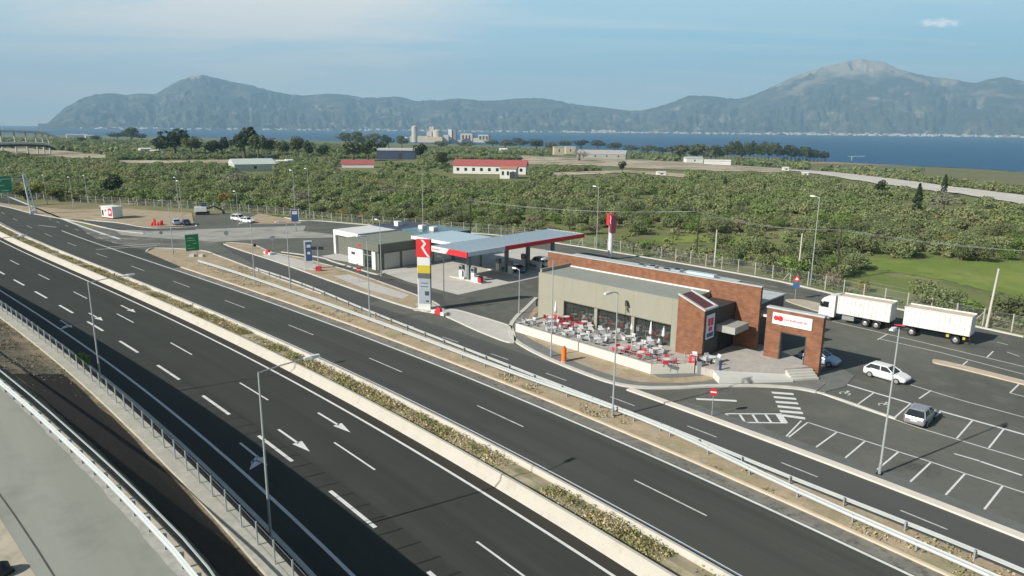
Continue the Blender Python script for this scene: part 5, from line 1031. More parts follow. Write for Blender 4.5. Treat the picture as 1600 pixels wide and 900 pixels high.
# ================================================================== VEHICLES
def car(label, p, rz, paint, name='parked_car', kind='hatch', cat='car'):
    r = thing(name, label, cat, p, rz)
    if kind == 'hatch': st = [(-2.12, .45, .78, .70), (-2.05, .30, .95, .80), (-1.3, .24, 1.0, .87), (0, .22, .98, .89), (0.9, .22, .95, .88), (1.55, .25, .86, .85), (2.0, .30, .70, .77), (2.12, .40, .58, .66)]; gb, gt, hb, ht, zt = (-1.98, 1.05), (-1.5, 0.2), .82, .62, 1.47
    elif kind == 'sedan': st = [(-2.3, .45, .8, .72), (-2.22, .3, .98, .82), (-1.3, .24, 1.0, .88), (0, .22, .97, .9), (0.9, .22, .94, .89), (1.6, .25, .84, .86), (2.15, .30, .68, .78), (2.27, .40, .56, .66)]; gb, gt, hb, ht, zt = (-1.75, 1.0), (-1.0, 0.2), .82, .62, 1.42
    else: st = [(-2.4, .5, .95, .8), (-2.35, .4, 1.15, .88), (-1.2, .35, 1.18, .9), (0, .33, 1.15, .92), (0.9, .33, 1.12, .92), (1.7, .35, 1.02, .9), (2.3, .4, .88, .84), (2.42, .5, .75, .75)]; gb, gt, hb, ht, zt = (-2.25, 1.2), (-1.9, 0.5), .86, .72, 1.85
    b = MB(); b.loft([[(x, -w * .9, z0), (x, -w, z0 + .16), (x, -w, z1 - .14), (x, -w * .92, z1), (x, w * .92, z1), (x, w, z1 - .14), (x, w, z0 + .16), (x, w * .9, z0)] for x, z0, z1, w in st]); b.build('body', paint, r)
    zb = np.interp(gb[1], [q[0] for q in st], [q[2] for q in st]) - 0.03; zr = np.interp(gb[0], [q[0] for q in st], [q[2] for q in st]) - 0.03
    b = MB(); lo = [(gb[1], -hb, zb), (gb[1], hb, zb), (gb[0], hb, zr), (gb[0], -hb, zr)]; hi = [(gt[1], -ht, zt - .04), (gt[1], ht, zt - .04), (gt[0], ht, zt - .04), (gt[0], -ht, zt - .04)]; b.loft([lo, hi]); b.build('windows', glass_m, r)
    b = MB(); b.loft([[(gt[1] + .08, -ht - .03, zt - .05), (gt[1] + .08, ht + .03, zt - .05), (gt[0] - .08, ht + .03, zt - .05), (gt[0] - .08, -ht - .03, zt - .05)], [(gt[1] - .1, -ht + .08, zt + .03), (gt[1] - .1, ht - .08, zt + .03), (gt[0] + .1, ht - .08, zt + .03), (gt[0] + .1, -ht + .08, zt + .03)]])
    for i in range(4): b.tube(Vector(lo[i]), Vector(hi[i]), .055, 6, .045)
    for sy in (-1, 1): b.tube((-.35, sy * (hb + .01), (zb + zr) / 2), (-.45, sy * (ht + .01), zt - .03), .05, 6)
    b.build('roof', paint, r)
    wr = .32 if kind != 'van' else .36
    for x in (st[0][0] + .78, st[-1][0] - .8):
        for sy in (-1, 1):
            w = st[3][3]; t = MB().tube((x, sy * (w - .19), wr), (x, sy * (w + .015), wr), wr, 18).build('wheel', tyre_m, r); MB().tube((x, sy * (w + .016), wr), (x, sy * (w + .03), wr), wr * .62, 14).build('rim', rim_m, t)
    for sy in (-1, 1):
        x, z = st[-2][0], st[-2][2]; b = MB(); b.box(x - .12, sy * .58 - .15, z - .17, x + .06, sy * .58 + .15, z - .04); b.build('headlight', lamp_w, r)
        x, z = st[1][0], st[1][2]; b = MB(); b.box(x - .05, sy * .62 - .13, z - .26, x + .12, sy * .62 + .13, z - .06); b.build('tail_light', lamp_r, r)
        b = MB(); b.box(gb[1] - .35, sy * (hb + .1) - .08, zb + .05, gb[1] - .2, sy * (hb + .1) + .08, zb + .18); b.build('mirror', paint, r)
    b = MB(); x, z = st[0][0], st[0][1]; b.box(x - .02, -.26, z + .12, x + .01, .26, z + .24); b.build('number_plate', white_m, r)
    return r
cw = mat('car_white', (0.78, 0.78, 0.76), 0.25, 0.02, 1, spec=.6); cs = mat('car_silver', (0.42, 0.42, 0.43), 0.28, 0.03, 1, 0, .5); cb = mat('car_dark_blue', (0.06, 0.085, 0.12), 0.25, 0.05, 1, spec=.7); cl = mat('car_light_blue', (0.36, 0.47, 0.62), 0.25, 0.04, 1, spec=.6)
a, c = at(1359.5, 586), at(1388.5, 600); d = (c - a).normalized(); nl = Vector((-d.y, d.x, 0)); rz = math.atan2(d.y, d.x); print('white wheelbase', (c - a).length)
car('white hatchback driving past the brick gateway on the car park lane', (a + c) / 2 + nl * 0.85, R(-52), cw, 'white_car')
car('silver hatchback parked nose in between white bay lines', at(1437, 657), R(46), cs)
car('pale blue car half hidden behind the brick gateway', Lc(33.2, 9.6, 0), UA, cl)
car('dark blue car in the left car park beside the red heap', at(291, 351), UA + R(165), cb); car('silver blue car in the left car park next to the red heap', at(276, 350.5), UA + R(165), cl); car('white car at the left car park end of the concrete crossing', at(387, 348), UA + R(14), cw, kind='hatch'); car('white van parked behind the white car of the left car park', at(374, 345.5), UA + R(14), cw, kind='van', cat='van', name='parked_van')
car('white van standing under the far end of the fuel canopy', at(842, 416), UA + R(180), cw, kind='van', cat='van', name='parked_van'); car('dark saloon waiting at the fuel pumps in the canopy shade', at(803, 425), UA + R(185), cb, kind='sedan')
# truck and drawbar trailer
def wheel(x, y, rad, r, w=.3, side=1):
    t = MB().tube((x, y - w / 2, rad), (x, y + w / 2, rad), rad, 18).build('wheel', tyre_m, r); MB().tube((x, y + side * w / 2, rad), (x, y + side * (w / 2 + .03), rad), rad * .55, 14, rad * .42).build('rim', rim_m, t)
def tipper(r, x0, x1, z0, z1, n):
    m_ = layered('tipper_white', (0.64, 0.64, 0.61), [(0.6, 0.4, 0.65, (0.69, 0.69, 0.66)), (2.5, 0.56, 0.78, (0.53, 0.52, 0.48), (1, 1, 0.2)), (1.2, 0.6, 0.75, (0.42, 0.39, 0.33))], 0.6, 0.05); b = MB(); h = 1.24
    b.box(x0, -h, z0, x1, h, z0 + .12); b.box(x0, -h, z0 + .121, x1, -h + .07, z1); b.box(x0, h - .07, z0 + .121, x1, h, z1); b.box(x0, -h + .071, z0 + .121, x0 + .07, h - .071, z1); b.box(x1 - .07, -h + .071, z0 + .121, x1, h - .071, z1)
    for k in range(n):
        x = x0 + .12 + (x1 - x0 - .24) * k / (n - 1)
        for sy in (-1, 1): b.box(x - .05, sy * (h + .03) - .028, z0 + .1, x + .05, sy * (h + .03) + .028, z1 - .12)
    t = b.build('tipper_body', m_, r)
    b = MB()
    for sy in (-1, 1): b.box(x0 - .03, sy * (h + .01) - .07, z1, x1 + .03, sy * (h + .01) + .07, z1 + .1)
    b.box(x0 - .03, -h - .06, z1 - .14, x0 - .001, h + .06, z1 + .1); b.box(x1 + .001, -h - .06, z1 - .14, x1 + .03, h + .06, z1 + .1); b.build('top_rim', m_, t)
    b = MB(); b.face([(x0 + .07, -h + .07, z1 - .02), (x1 - .07, -h + .07, z1 - .02), (x1 - .07, h - .07, z1 - .02), (x0 + .07, h - .07, z1 - .02)]); b.build('tarpaulin', mat('tan_tarpaulin', (0.56, 0.48, 0.36), 0.8, 0.1, 1), t)
F0 = at(1277.5, 497.5); fa = R(135.8); fv = Vector((math.cos(fa), math.sin(fa), 0)); lv = Vector((-fv.y, fv.x, 0)); tl = F0 - lv * 1.25
tr = thing('tipper_truck', 'white tipper truck with a high ribbed body parked at the back road', 'truck', tl, fa)
b = MB(); sec = [(-1.9, .95, 3.35), (-1.3, .75, 3.3), (-.3, .6, 2.85), (-.06, .55, 2.0), (0, .5, 1.5), (.0, .5, .95)]
b.side([(-2.05, .55), (-.02, .55), (0, 1.55), (-.28, 2.75), (-.55, 3.05), (-1.3, 3.4), (-2.05, 3.5)], -1.2, 1.2); cab = b.build('cab', white_m, tr)
b = MB(); b.add([(-.01, -1.08, 1.7), (-.01, 1.08, 1.7), (-.26, 1.02, 2.62), (-.26, -1.02, 2.62)], [(0, 1, 2, 3)]); b.v = [(x + .02, y, z) for x, y, z in b.v]; b.build('windscreen', glass_m, cab)
for sy in (-1, 1):
    b = MB(); b.add([(-.35, sy * 1.205, 1.75), (-1.25, sy * 1.205, 1.75), (-1.25, sy * 1.205, 2.55), (-.5, sy * 1.205, 2.55)], [(0, 1, 2, 3)] if sy > 0 else [(3, 2, 1, 0)]); b.build('side_window', glass_m, cab)
    b = MB(); b.box(-.35, sy * 1.38 - .12, 1.9, -.2, sy * 1.38 + .12, 2.5); b.build('mirror', black_m, cab); b = MB(); b.box(-.05, sy * .85 - .22, .75, .03, sy * .85 + .22, .98); b.build('headlight', lamp_w, cab)
b = MB(); b.box(-.06, -1.18, .35, .06, 1.18, .72); b.build('bumper', white_dirty, cab)
b = MB(); b.box(-9.0, -.45, .75, -1.9, .45, 1.05); b.build('chassis', black_m, tr)
b = MB(); b.box(-4.6, .75, .5, -3.1, 1.2, 1.05); b.build('fuel_tank', rim_m, tr); b = MB(); b.box(-4.6, -1.2, .5, -3.1, -.75, 1.05); b.build('tool_box', rim_m, tr)
tipper(tr, -8.9, -2.35, 1.2, 3.55, 13)
for x in (-1.3, -6.0, -7.35):
    for sy in (-1, 1): wheel(x, sy * 1.02, .5, tr, .34, sy)
for sy in (-1, 1):
    b = MB()
    for x in (-6.0, -7.35):
        for k in range(6):
            a0, a1 = R(20 + k * 23.3), R(20 + (k + 1) * 23.3); b.add([(x + .6 * math.cos(a0), sy * 1.22, .5 + .6 * math.sin(a0)), (x + .6 * math.cos(a1), sy * 1.22, .5 + .6 * math.sin(a1)), (x + .6 * math.cos(a1), sy * .85, .5 + .6 * math.sin(a1)), (x + .6 * math.cos(a0), sy * .85, .5 + .6 * math.sin(a0))], [(0, 1, 2, 3)])
    b.build('mudguard', galv_d, tr)
tt = thing('tipper_trailer', 'white high sided drawbar trailer hitched behind the tipper truck', 'trailer', tl - fv * 10.1, fa)
tipper(tt, -7.6, -.35, 1.25, 3.55, 14); b = MB(); b.box(-7.5, -.45, .8, -.4, .45, 1.1); b.build('chassis', black_m, tt); b = MB(); b.tube((-.4, .3, .85), (1.05, 0, .75), .06); b.tube((-.4, -.3, .85), (1.05, 0, .75), .06); b.build('drawbar', crimson, tt)
for x in (-1.4, -6.2):
    for sy in (-1, 1): wheel(x, sy * 1.02, .5, tt, .34, sy)
for sy in (-1, 1):
    b = MB(); b.box(-5.5, sy * 1.2 - .06, .75, -5.2, sy * 1.2 + .06, 1.05); b.box(-7.2, sy * 1.2 - .06, .75, -6.95, sy * 1.2 + .06, 1.05); b.build('reflector', yellow_m, tt)
    b = MB(); b.box(-7.66, sy * .95 - .16, .8, -7.6, sy * .95 + .16, 1.0); b.build('tail_light', lamp_r, tt)
# kiosk, red heap, excavator in the left car park
r = thing('kiosk', 'small white kiosk with round red emblems on its walls', 'kiosk', at(176, 340.5), R(-30)); b = MB(); b.box(-2.6, -1.4, .3, 2.6, 1.4, 3.1); w = b.build('walls', white_m, r); b = MB(); b.box(-2.8, -1.6, 3.1, 2.8, 1.6, 3.3); b.build('roof', white_dirty, r)
b = MB(); b.box(.6, -1.43, .7, 2.3, -1.401, 2.8); q = b.build('red_panel', crimson, w); b = MB(); b.tube((1.45, -1.431, 1.8), (1.45, -1.45, 1.8), .5, 18); b.build('emblem', white_m, q); b = MB(); b.box(-2.3, -1.43, .7, -1.6, -1.401, 2.2); b.build('door', glass_m, w); b = MB(); b.tube((-.6, -1.401, 2.1), (-.6, -1.43, 2.1), .35, 16); b.build('round_emblem', red_m, w); b = MB(); b.box(-2.5, -1.3, 0, 2.5, 1.3, .3); b.build('footing', black_m, r)
b = MB(); random.seed(3)
for k in range(9): x, y = random.uniform(-1.2, 1.2), random.uniform(-.8, .8); b.tube((x, y, 0), (x + random.uniform(-.4, .4), y + random.uniform(-.3, .3), random.uniform(.7, 1.7)), .35, 7, .12)
o = b.build('barrier_heap', red_m); o.location = at(246, 352); tag(o, 'pile of bright red plastic barriers beside the dark blue car', 'barriers')
r = thing('excavator', 'white and grey excavator parked at the fence of the left car park', 'excavator', at(317, 335), R(20))
for sy in (-1, 1): b = MB(); b.side([(-1.9, .35), (-1.6, .05), (1.6, .05), (1.9, .35), (1.6, .85), (-1.6, .85)], sy * 1.1 - .3, sy * 1.1 + .3); b.build('track', black_m, r)
b = MB(); b.box(-2.2, -1.3, .95, 1.2, 1.3, 2.2, .1); b.build('body', white_m, r); b = MB(); b.box(-.2, .1, 2.2, 1.2, 1.2, 3.4, .12); b.build('cab', glass_m, r); b = MB(); b.pipe([(1.0, -.5, 1.7), (3.2, -.5, 2.3), (5.2, -.5, 1.2), (5.6, -.5, 0.6)], .2, 8); b.build('boom', black_m, r); b = MB(); b.side([(5.3, .9), (5.9, .9), (5.9, .05), (5.2, .2)], -.9, -.1); b.build('bucket', black_m, r)
#@@PART3
# ================================================================== BEYOND THE FENCE
def landz(x, y):
    r = np.hypot(x, y); return terr(x, y) - 0.08 + np.clip((r - 260) / 400, 0, 1) * 0.8 * np.sin(x * 0.021) * np.cos(y * 0.017)
def proj(P):
    v = P - np.array([0, 0, CAM_H]); k = FPX / (v @ FWD); return 800 + k * (v @ RT), 450 - k * (v @ UP)
def band(name, top, bot, m, lift=0.3, n=60, rows=8):
    b = MB(); tx, ty = zip(*top); bx_, by_ = zip(*bot); V = []
    for i in range(n + 1):
        f = i / n; x0 = np.interp(f, np.linspace(0, 1, len(tx)), tx); y0 = np.interp(f, np.linspace(0, 1, len(ty)), ty); x1 = np.interp(f, np.linspace(0, 1, len(bx_)), bx_); y1 = np.interp(f, np.linspace(0, 1, len(by_)), by_)
        p, q = att(x0, y0), att(x1, y1)
        for k in range(rows + 1):
            w = p.lerp(q, k / rows); jit = (vnoise(np.array([i * 0.7]), np.array([k * 3.1]), 8)[0] - 0.5) * (6 if k in (0, rows) else 0) * (p - q).length / 60
            d = (p - q).normalized(); w = w + d * jit; b.v.append((w.x, w.y, float(landz(w.x, w.y)) + lift))
    for i in range(n):
        for k in range(rows): b.f.append([i * (rows + 1) + k, (i + 1) * (rows + 1) + k, (i + 1) * (rows + 1) + k + 1, i * (rows + 1) + k + 1]); b.m.append(0)
    return struct(b.build(name, m))
pale_gravel = layered('pale_gravel', (0.56, 0.525, 0.45), [(0.05, 0.4, 0.65, (0.66, 0.62, 0.54)), (0.3, 0.5, 0.8, (0.36, 0.33, 0.27))], 0.95, 0.1)
sand_far = layered('far_sandy_ground', (0.42, 0.345, 0.24), [(0.02, 0.42, 0.6, (0.56, 0.49, 0.37)), (0.05, 0.5, 0.62, (0.17, 0.16, 0.085)), (0.2, 0.5, 0.75, (0.28, 0.22, 0.14))], 0.95, 0.2)
sand_red = layered('reddish_bank', (0.42, 0.29, 0.18), [(0.03, 0.45, 0.6, (0.30, 0.23, 0.14)), (0.1, 0.5, 0.7, (0.20, 0.17, 0.09))], 0.95, 0.2)
grass_l = layered('bright_grass', (0.155, 0.215, 0.045), [(0.08, 0.45, 0.62, (0.22, 0.26, 0.065)), (0.3, 0.5, 0.75, (0.115, 0.165, 0.042)), (0.05, 0.62, 0.75, (0.24, 0.19, 0.09))], 0.95, 0.3)
CLEAR = []
def clear(top, bot): CLEAR.append(list(top) + list(bot)[::-1])
def cband(name, top, bot, m, lift=0.3, cl=True):
    if cl: clear(top, bot)
    return band(name, top, bot, m, lift)
cband('gravel_road', [(1215, 263.5), (1300, 269), (1400, 281), (1500, 293), (1600, 306), (1720, 322)], [(1222, 267), (1300, 277), (1400, 291), (1500, 303.5), (1600, 321), (1720, 342)], pale_gravel, 0.5)
cband('sandy_ground', [(815, 243), (900, 247), (1000, 250), (1100, 255), (1225, 263)], [(815, 258), (900, 257), (1000, 262), (1100, 267), (1225, 271)], sand_far)
cband('sandy_ground', [(-60, 231), (0, 232), (60, 234), (110, 237), (168, 243)], [(-60, 236), (0, 237), (60, 242), (105, 248), (168, 248)], sand_far)
cband('sandy_bank', [(1262, 252), (1340, 251), (1440, 252), (1560, 255), (1640, 262)], [(1262, 256), (1340, 258), (1440, 260), (1560, 266), (1640, 272)], sand_red)
cband('sandy_ground', [(180, 251), (260, 250), (340, 249), (440, 249)], [(180, 254), (260, 255), (340, 254), (440, 253)], sand_far)
cband('sandy_ground', [(860, 270), (980, 266), (1075, 272)], [(860, 276), (980, 271), (1075, 279)], sand_far)
cband('grass_field', [(1340, 403), (1450, 406), (1600, 411), (1740, 420)], [(1335, 416), (1450, 434), (1600, 466), (1740, 500)], grass_l, 0.06)
cband('grass_field', [(420, 335.5), (520, 338), (600, 347)], [(420, 337), (520, 341.5), (600, 351)], grass_l, 0.15, False)
cband('grass_field', [(770, 338), (830, 335), (890, 339)], [(770, 342), (830, 341), (890, 344)], grass_l, 0.06, False)
cband('grass_field', [(1020, 370), (1090, 366), (1180, 372)], [(1020, 380), (1090, 379), (1180, 385)], grass_l, 0.06, False)
cband('dry_field', [(1440, 263), (1520, 266), (1700, 279)], [(1440, 275), (1520, 283), (1700, 299)], layered('dry_grass', (0.20, 0.18, 0.085), [(0.02, 0.42, 0.62, (0.15, 0.165, 0.065)), (0.1, 0.5, 0.75, (0.27, 0.23, 0.125))], 0.95, 0.2))
def inpoly(x, y, poly):
    x, y = np.asarray(x), np.asarray(y); c = np.zeros(x.shape, bool); n = len(poly)
    for i in range(n):
        (x1, y1), (x2, y2) = poly[i], poly[i - 1]
        c ^= ((y1 > y) != (y2 > y)) & (x < (x2 - x1) * (y - y1) / (y2 - y1 + 1e-12) + x1)
    return c
# crowns made of many small leaf clumps spread through several lobes
def crown_points(n, rad, hgt, zb, seed, lobes=7, flat=0.8):
    g = np.random.default_rng(seed); L_ = []
    for k in range(lobes):
        a = g.uniform(0, 6.28); q = g.uniform(0.2, 0.62) * rad * (0 if k == 0 else 1); L_.append((q * np.cos(a), q * np.sin(a), zb + hgt * g.uniform(0.32, 0.72), rad * g.uniform(0.38, 0.6)))
    L_ = np.array(L_); i = g.integers(0, lobes, n); d = g.normal(size=(n, 3)); d /= np.linalg.norm(d, axis=1)[:, None]
    rr = L_[i, 3] * g.uniform(0.55, 1.0, n) ** 0.6; P = L_[i, :3] + d * rr[:, None] * np.array([1, 1, flat]); P[:, 2] = np.maximum(P[:, 2], zb * 0.75); return P, d
def cards(P, d, size, spread=0.7):
    n = len(P); nrm_ = d + rng.normal(size=(n, 3)) * spread; nrm_[:, 2] += 0.5; nrm_ /= np.linalg.norm(nrm_, axis=1)[:, None]
    a = np.cross(nrm_, rng.normal(size=(n, 3))); a /= np.linalg.norm(a, axis=1)[:, None] + 1e-9; c = np.cross(nrm_, a); s = np.asarray(size).reshape(-1, 1) * rng.uniform(0.6, 1.35, (n, 1))
    V = np.stack([P - a * s - c * s * 0.5, P + a * s * 0.6 - c * s * 0.8, P + a * s + c * s * 0.5, P - a * s * 0.5 + c * s * 0.8], 1).reshape(-1, 3); return V, np.arange(4 * n).reshape(n, 4)
def leafy(m, k=0.38):                       # light passes through leaves
    nt = m.node_tree; N = nt.nodes.new; L = nt.links.new; p = nt.nodes['Principled BSDF']; src = p.inputs['Base Color'].links[0].from_socket
    t = N('ShaderNodeBsdfTranslucent'); L(src, t.inputs['Color']); mx = N('ShaderNodeMixShader'); mx.inputs[0].default_value = k; L(p.outputs[0], mx.inputs[1]); L(t.outputs[0], mx.inputs[2])
    L(mx.outputs[0], nt.nodes['Material Output'].inputs['Surface']); return m
def leafmat(name, a, c, sc, rnd=0.25): return leafy(mat(name, a, 0.75, 0, sc, 0, 0, c, 5, 0.25, (0.36, 0.66), rnd=rnd))
olive_l = leafmat('olive_leaves', (0.156, 0.190, 0.079), (0.292, 0.328, 0.157), 0.9, 0.32)
olive_s = layered('olive_leaves_mass', (0.176, 0.216, 0.090), [(0.13, 0.38, 0.62, (0.306, 0.338, 0.162)), (0.03, 0.48, 0.62, (0.195, 0.269, 0.079)), (0.022, 0.58, 0.68, (0.357, 0.314, 0.162)), (0.06, 0.62, 0.70, (0.390, 0.360, 0.116)), (0.9, 0.5, 0.75, (0.325, 0.354, 0.191))], 0.8, 0)
leafy(olive_s)
bark = mat('bark', (0.12, 0.095, 0.07), 0.9, 0.2, 3)
def trunk_mb(h, r, seed):
    g = random.Random(seed); b = MB(); b.tube((0, 0, -0.2), (0.05, 0, h * 0.5), r, 8, r * 0.7)
    for k in range(4): a = g.uniform(0, 6.28); b.tube((0.05, 0, h * 0.45), (math.cos(a) * h * 0.28, math.sin(a) * h * 0.28, h * 0.8), r * 0.55, 6, r * 0.2)
    return b
def make_tree(name, label, cat, rad, hgt, n, size, lm, seed, zb=None, lobes=7, flat=0.8, group=None):
    r = thing(name, label, cat, (0, 0, 0), 0, group); P, d = crown_points(n, rad, hgt, hgt * 0.3 if zb is None else zb, seed, lobes, flat); V, F = cards(P, d, np.full(n, size)); npmesh('crown', V, F, lm, None, r); trunk_mb(hgt, 0.05 * hgt, seed).build('trunk', bark, r); return r
# where trees may stand
_fx, _fy = zip(*[(-400, 290), (-60, 303), (150, 315), (417, 332), (500, 342), (647, 354), (780, 364), (872, 376), (1000, 397), (1200, 431), (1320, 459), (1500, 499), (1600, 521), (1720, 549), (2000, 620)])
def candidates(sp, r0, r1, keep, tall=3.4):
    g = np.arange(-1200, 1200, sp); X, Y = np.meshgrid(g, np.arange(60, 1700, sp)); X = X.ravel() + rng.uniform(-.38, .38, X.size) * sp; Y = Y.ravel() + rng.uniform(-.38, .38, Y.size) * sp
    r = np.hypot(X, Y); ok = (r > r0) & (r < r1) & (np.abs(np.arctan2(X, Y)) < R(41)); X, Y = X[ok], Y[ok]; Z = landz(X, Y); x, y = proj(np.stack([X, Y, Z], -1))
    ok = (y < np.interp(x, _fx, _fy) - 2.0) & (rng.random(len(X)) < keep(X, Y)) & (Z > SEA + 3)
    th = FPX * tall / np.hypot(X, Y)
    for p in CLEAR + BUILT:
        for k in (0, .33, .66, 1): ok &= ~inpoly(x, y - th * k, p)
    return X[ok], Y[ok], Z[ok], x[ok], y[ok]
BUILT = [[(700, 250), (830, 250), (830, 283), (700, 276)], [(365, 248), (432, 248), (432, 272), (365, 272)], [(528, 248), (590, 248), (590, 266), (528, 266)], [(585, 230), (655, 230), (655, 252), (585, 252)], [(860, 228), (985, 228), (985, 248), (860, 248)], [(1060, 246), (1150, 246), (1150, 258), (1060, 258)], [(620, 214), (775, 214), (775, 226), (620, 226)]]
dens = lambda X, Y: np.clip(1.32 - 1.5 * np.maximum(0, vnoise(X * 0.02, Y * 0.02, 77) - 0.5) * 2.4 - 0.35 * (vnoise(X * 0.05, Y * 0.05, 12) > 0.7), 0.1, 0.97)
X, Y, Z, PX, PY = candidates(4.9, 100, 720, dens)
dist = np.hypot(X, Y); infr = (PX > -15) & (PX < 1615); order = np.argsort(np.where(infr, dist, 1e9)); near = order[:300]; rest = np.setdiff1d(np.arange(len(X)), near)
bush_m = [leafmat('shrub_yellow', (0.231, 0.220, 0.055), (0.352, 0.308, 0.083), 1.1), leafmat('shrub_fresh', (0.127, 0.198, 0.046), (0.215, 0.286, 0.083), 1.1), leafmat('shrub_brown', (0.209, 0.176, 0.110), (0.319, 0.270, 0.182), 1.1)]
protos = []
for k in range(6): protos.append((make_tree('olive_tree', 'grey green olive tree in the grove behind the wire fence', 'tree', 3.3, 3.7, 1150, 0.165, olive_l, 40 + k, 0.35, 9, 0.7, group='olive trees behind the fence'), 0.74))
for k in range(2): protos.append((make_tree('olive_tree', 'fresh green leafy tree in the grove behind the wire fence', 'tree', 3.0, 3.5, 1000, 0.165, bush_m[1], 60 + k, 0.35, 9, 0.7, group='fresh green trees behind the fence'), 0.14))
protos.append((make_tree('shrub', 'yellowish shrub in the grove behind the wire fence', 'shrub', 2.5, 2.5, 750, 0.15, bush_m[0], 71, 0.2, 8, 0.7, group='yellow shrubs behind the fence'), 0.06))
protos.append((make_tree('shrub', 'brown dry shrub in the grove behind the wire fence', 'shrub', 2.7, 2.6, 700, 0.14, bush_m[2], 72, 0.2, 8, 0.7, group='brown shrubs behind the fence'), 0.06))
first = set(); random.seed(99)
for i in near:
    u = random.random(); k = random.randrange(6) if u < 0.74 else 6 + random.randrange(2) if u < 0.88 else 8 if u < 0.94 else 9
    o = protos[k][0]
    if k in first: o = copy_tree(o)
    first.add(k); s = random.uniform(0.55, 1.08); o.location = (X[i], Y[i], Z[i]); o.rotation_euler = (0, 0, random.uniform(0, 6.28)); o.scale = (s, s * random.uniform(.9, 1.1), s * random.uniform(.8, 1.1))
def mass(name, X, Y, Z, per, size, rad, hgt, m, seed):
    n = len(X); P, d = [], []; g = np.random.default_rng(seed); lib = [crown_points(per, rad, hgt, hgt * 0.08, seed + k, 9, 0.7) for k in range(12)]
    for i in range(n):
        p, q = lib[g.integers(12)]; a = g.uniform(0, 6.28); c, s = np.cos(a), np.sin(a); k = g.uniform(0.52, 1.1); kz = k * g.uniform(.75, 1.15); M = np.array([[c, s, 0], [-s, c, 0], [0, 0, 1]])
        P.append(p @ M * np.array([k, k, kz]) + np.array([X[i], Y[i], Z[i]])); d.append(q @ M)
    P, d = np.concatenate(P), np.concatenate(d); V, F = cards(P, d, np.full(len(P), size)); return tag(npmesh(name, V, F, m), kind='stuff')
dr = dist[rest]; a_ = rest[dr < 330]; c_ = rest[(dr >= 330) & (dr < 480)]; e_ = rest[dr >= 480]
mass('olive_grove', X[a_], Y[a_], Z[a_], 300, 0.28, 3.4, 3.7, olive_s, 300); mass('olive_grove', X[c_], Y[c_], Z[c_], 150, 0.42, 3.4, 3.7, olive_s, 400); mass('olive_grove', X[e_], Y[e_], Z[e_], 80, 0.60, 3.5, 3.7, olive_s, 500)
XU, YU, ZU, _, _ = candidates(4.2, 100, 340, lambda X, Y: np.clip(1.6 * vnoise(X * 0.06, Y * 0.06, 41) - 0.25, 0, 0.9))
mass('undergrowth', XU, YU, ZU, 42, 0.2, 1.5, 1.2, layered('undergrowth_leaves', (0.15, 0.175, 0.07), [(0.12, 0.4, 0.6, (0.22, 0.215, 0.10)), (0.05, 0.5, 0.62, (0.13, 0.19, 0.05)), (0.3, 0.56, 0.7, (0.28, 0.24, 0.13))], .85, 0), 700)
X2, Y2, Z2, _, _ = candidates(12, 715, 2600, lambda X, Y: np.clip(1.5 - 2.0 * vnoise(X * 0.009, Y * 0.009, 31), 0.05, 0.85), 7.5)
mass('far_scrub', X2, Y2, Z2, 26, 1.6, 5.2, 5.5, olive_s, 600)
print('grove', len(X), len(a_), len(c_), len(e_), len(X2))
# ground cover of weeds along the fence
def weeds():
    g = np.random.default_rng(5); n = 16000; k = g.integers(0, len(FP) - 1, n); t = g.random(n); A = np.array([tuple(p) for p in FP]); B = A[k] + (A[k + 1] - A[k]) * t[:, None]; dv = A[k + 1] - A[k]; dv /= np.linalg.norm(dv, axis=1)[:, None]
    off = g.uniform(0.3, 11, n); B[:, 0] += dv[:, 1] * off; B[:, 1] += -dv[:, 0] * off; keep = vnoise(B[:, 0] * 0.12, B[:, 1] * 0.12, 3) > 0.36; B = B[keep]; m = len(B); B[:, 2] = landz(B[:, 0], B[:, 1]) + g.random(m) * 0.55
    V, F = leafcards(B, np.full(m, 0.24), 0.5, 0.3); mi = (vnoise(B[:, 0] * 0.2, B[:, 1] * 0.2, 6) > 0.5).astype(int) + (g.random(m) < 0.2); tag(npmesh('weeds', V, F, [mat('weed_green', (0.10, 0.135, 0.035), .85, .3, 1), mat('weed_olive', (0.135, 0.135, 0.055), .85, .3, 1), mat('weed_straw', (0.26, 0.22, 0.12), .9, .2, 1)], mi), kind='stuff')
weeds()
# ------------------------------------------------------------------ single trees that stand out
dark_l = leafmat('dark_leaves', (0.035, 0.053, 0.025), (0.075, 0.098, 0.043), 0.5); mid_l = leafmat('mid_leaves', (0.075, 0.100, 0.033), (0.144, 0.163, 0.056), 0.5); pale_l = leafmat('pale_leaves', (0.131, 0.150, 0.075), (0.206, 0.213, 0.119), 0.5); twig_l = mat('bare_twigs', (0.200, 0.181, 0.150), .9, .2, 2); gold_l = leafmat('golden_leaves', (0.213, 0.150, 0.037), (0.312, 0.213, 0.056), .8)
def unit_tree(name, lm, n, size, flat, zb, lobes, seed):
    r = thing(name, 'x', 'tree'); P, d = crown_points(n, 0.5, 1.0, zb, seed, lobes, flat); V, F = cards(P, d, np.full(n, size)); npmesh('crown', V, F, lm, None, r); b = MB(); b.tube((0, 0, -0.03), (0, 0, 0.55), 0.05, 7, 0.025); b.build('trunk', bark, r); return r
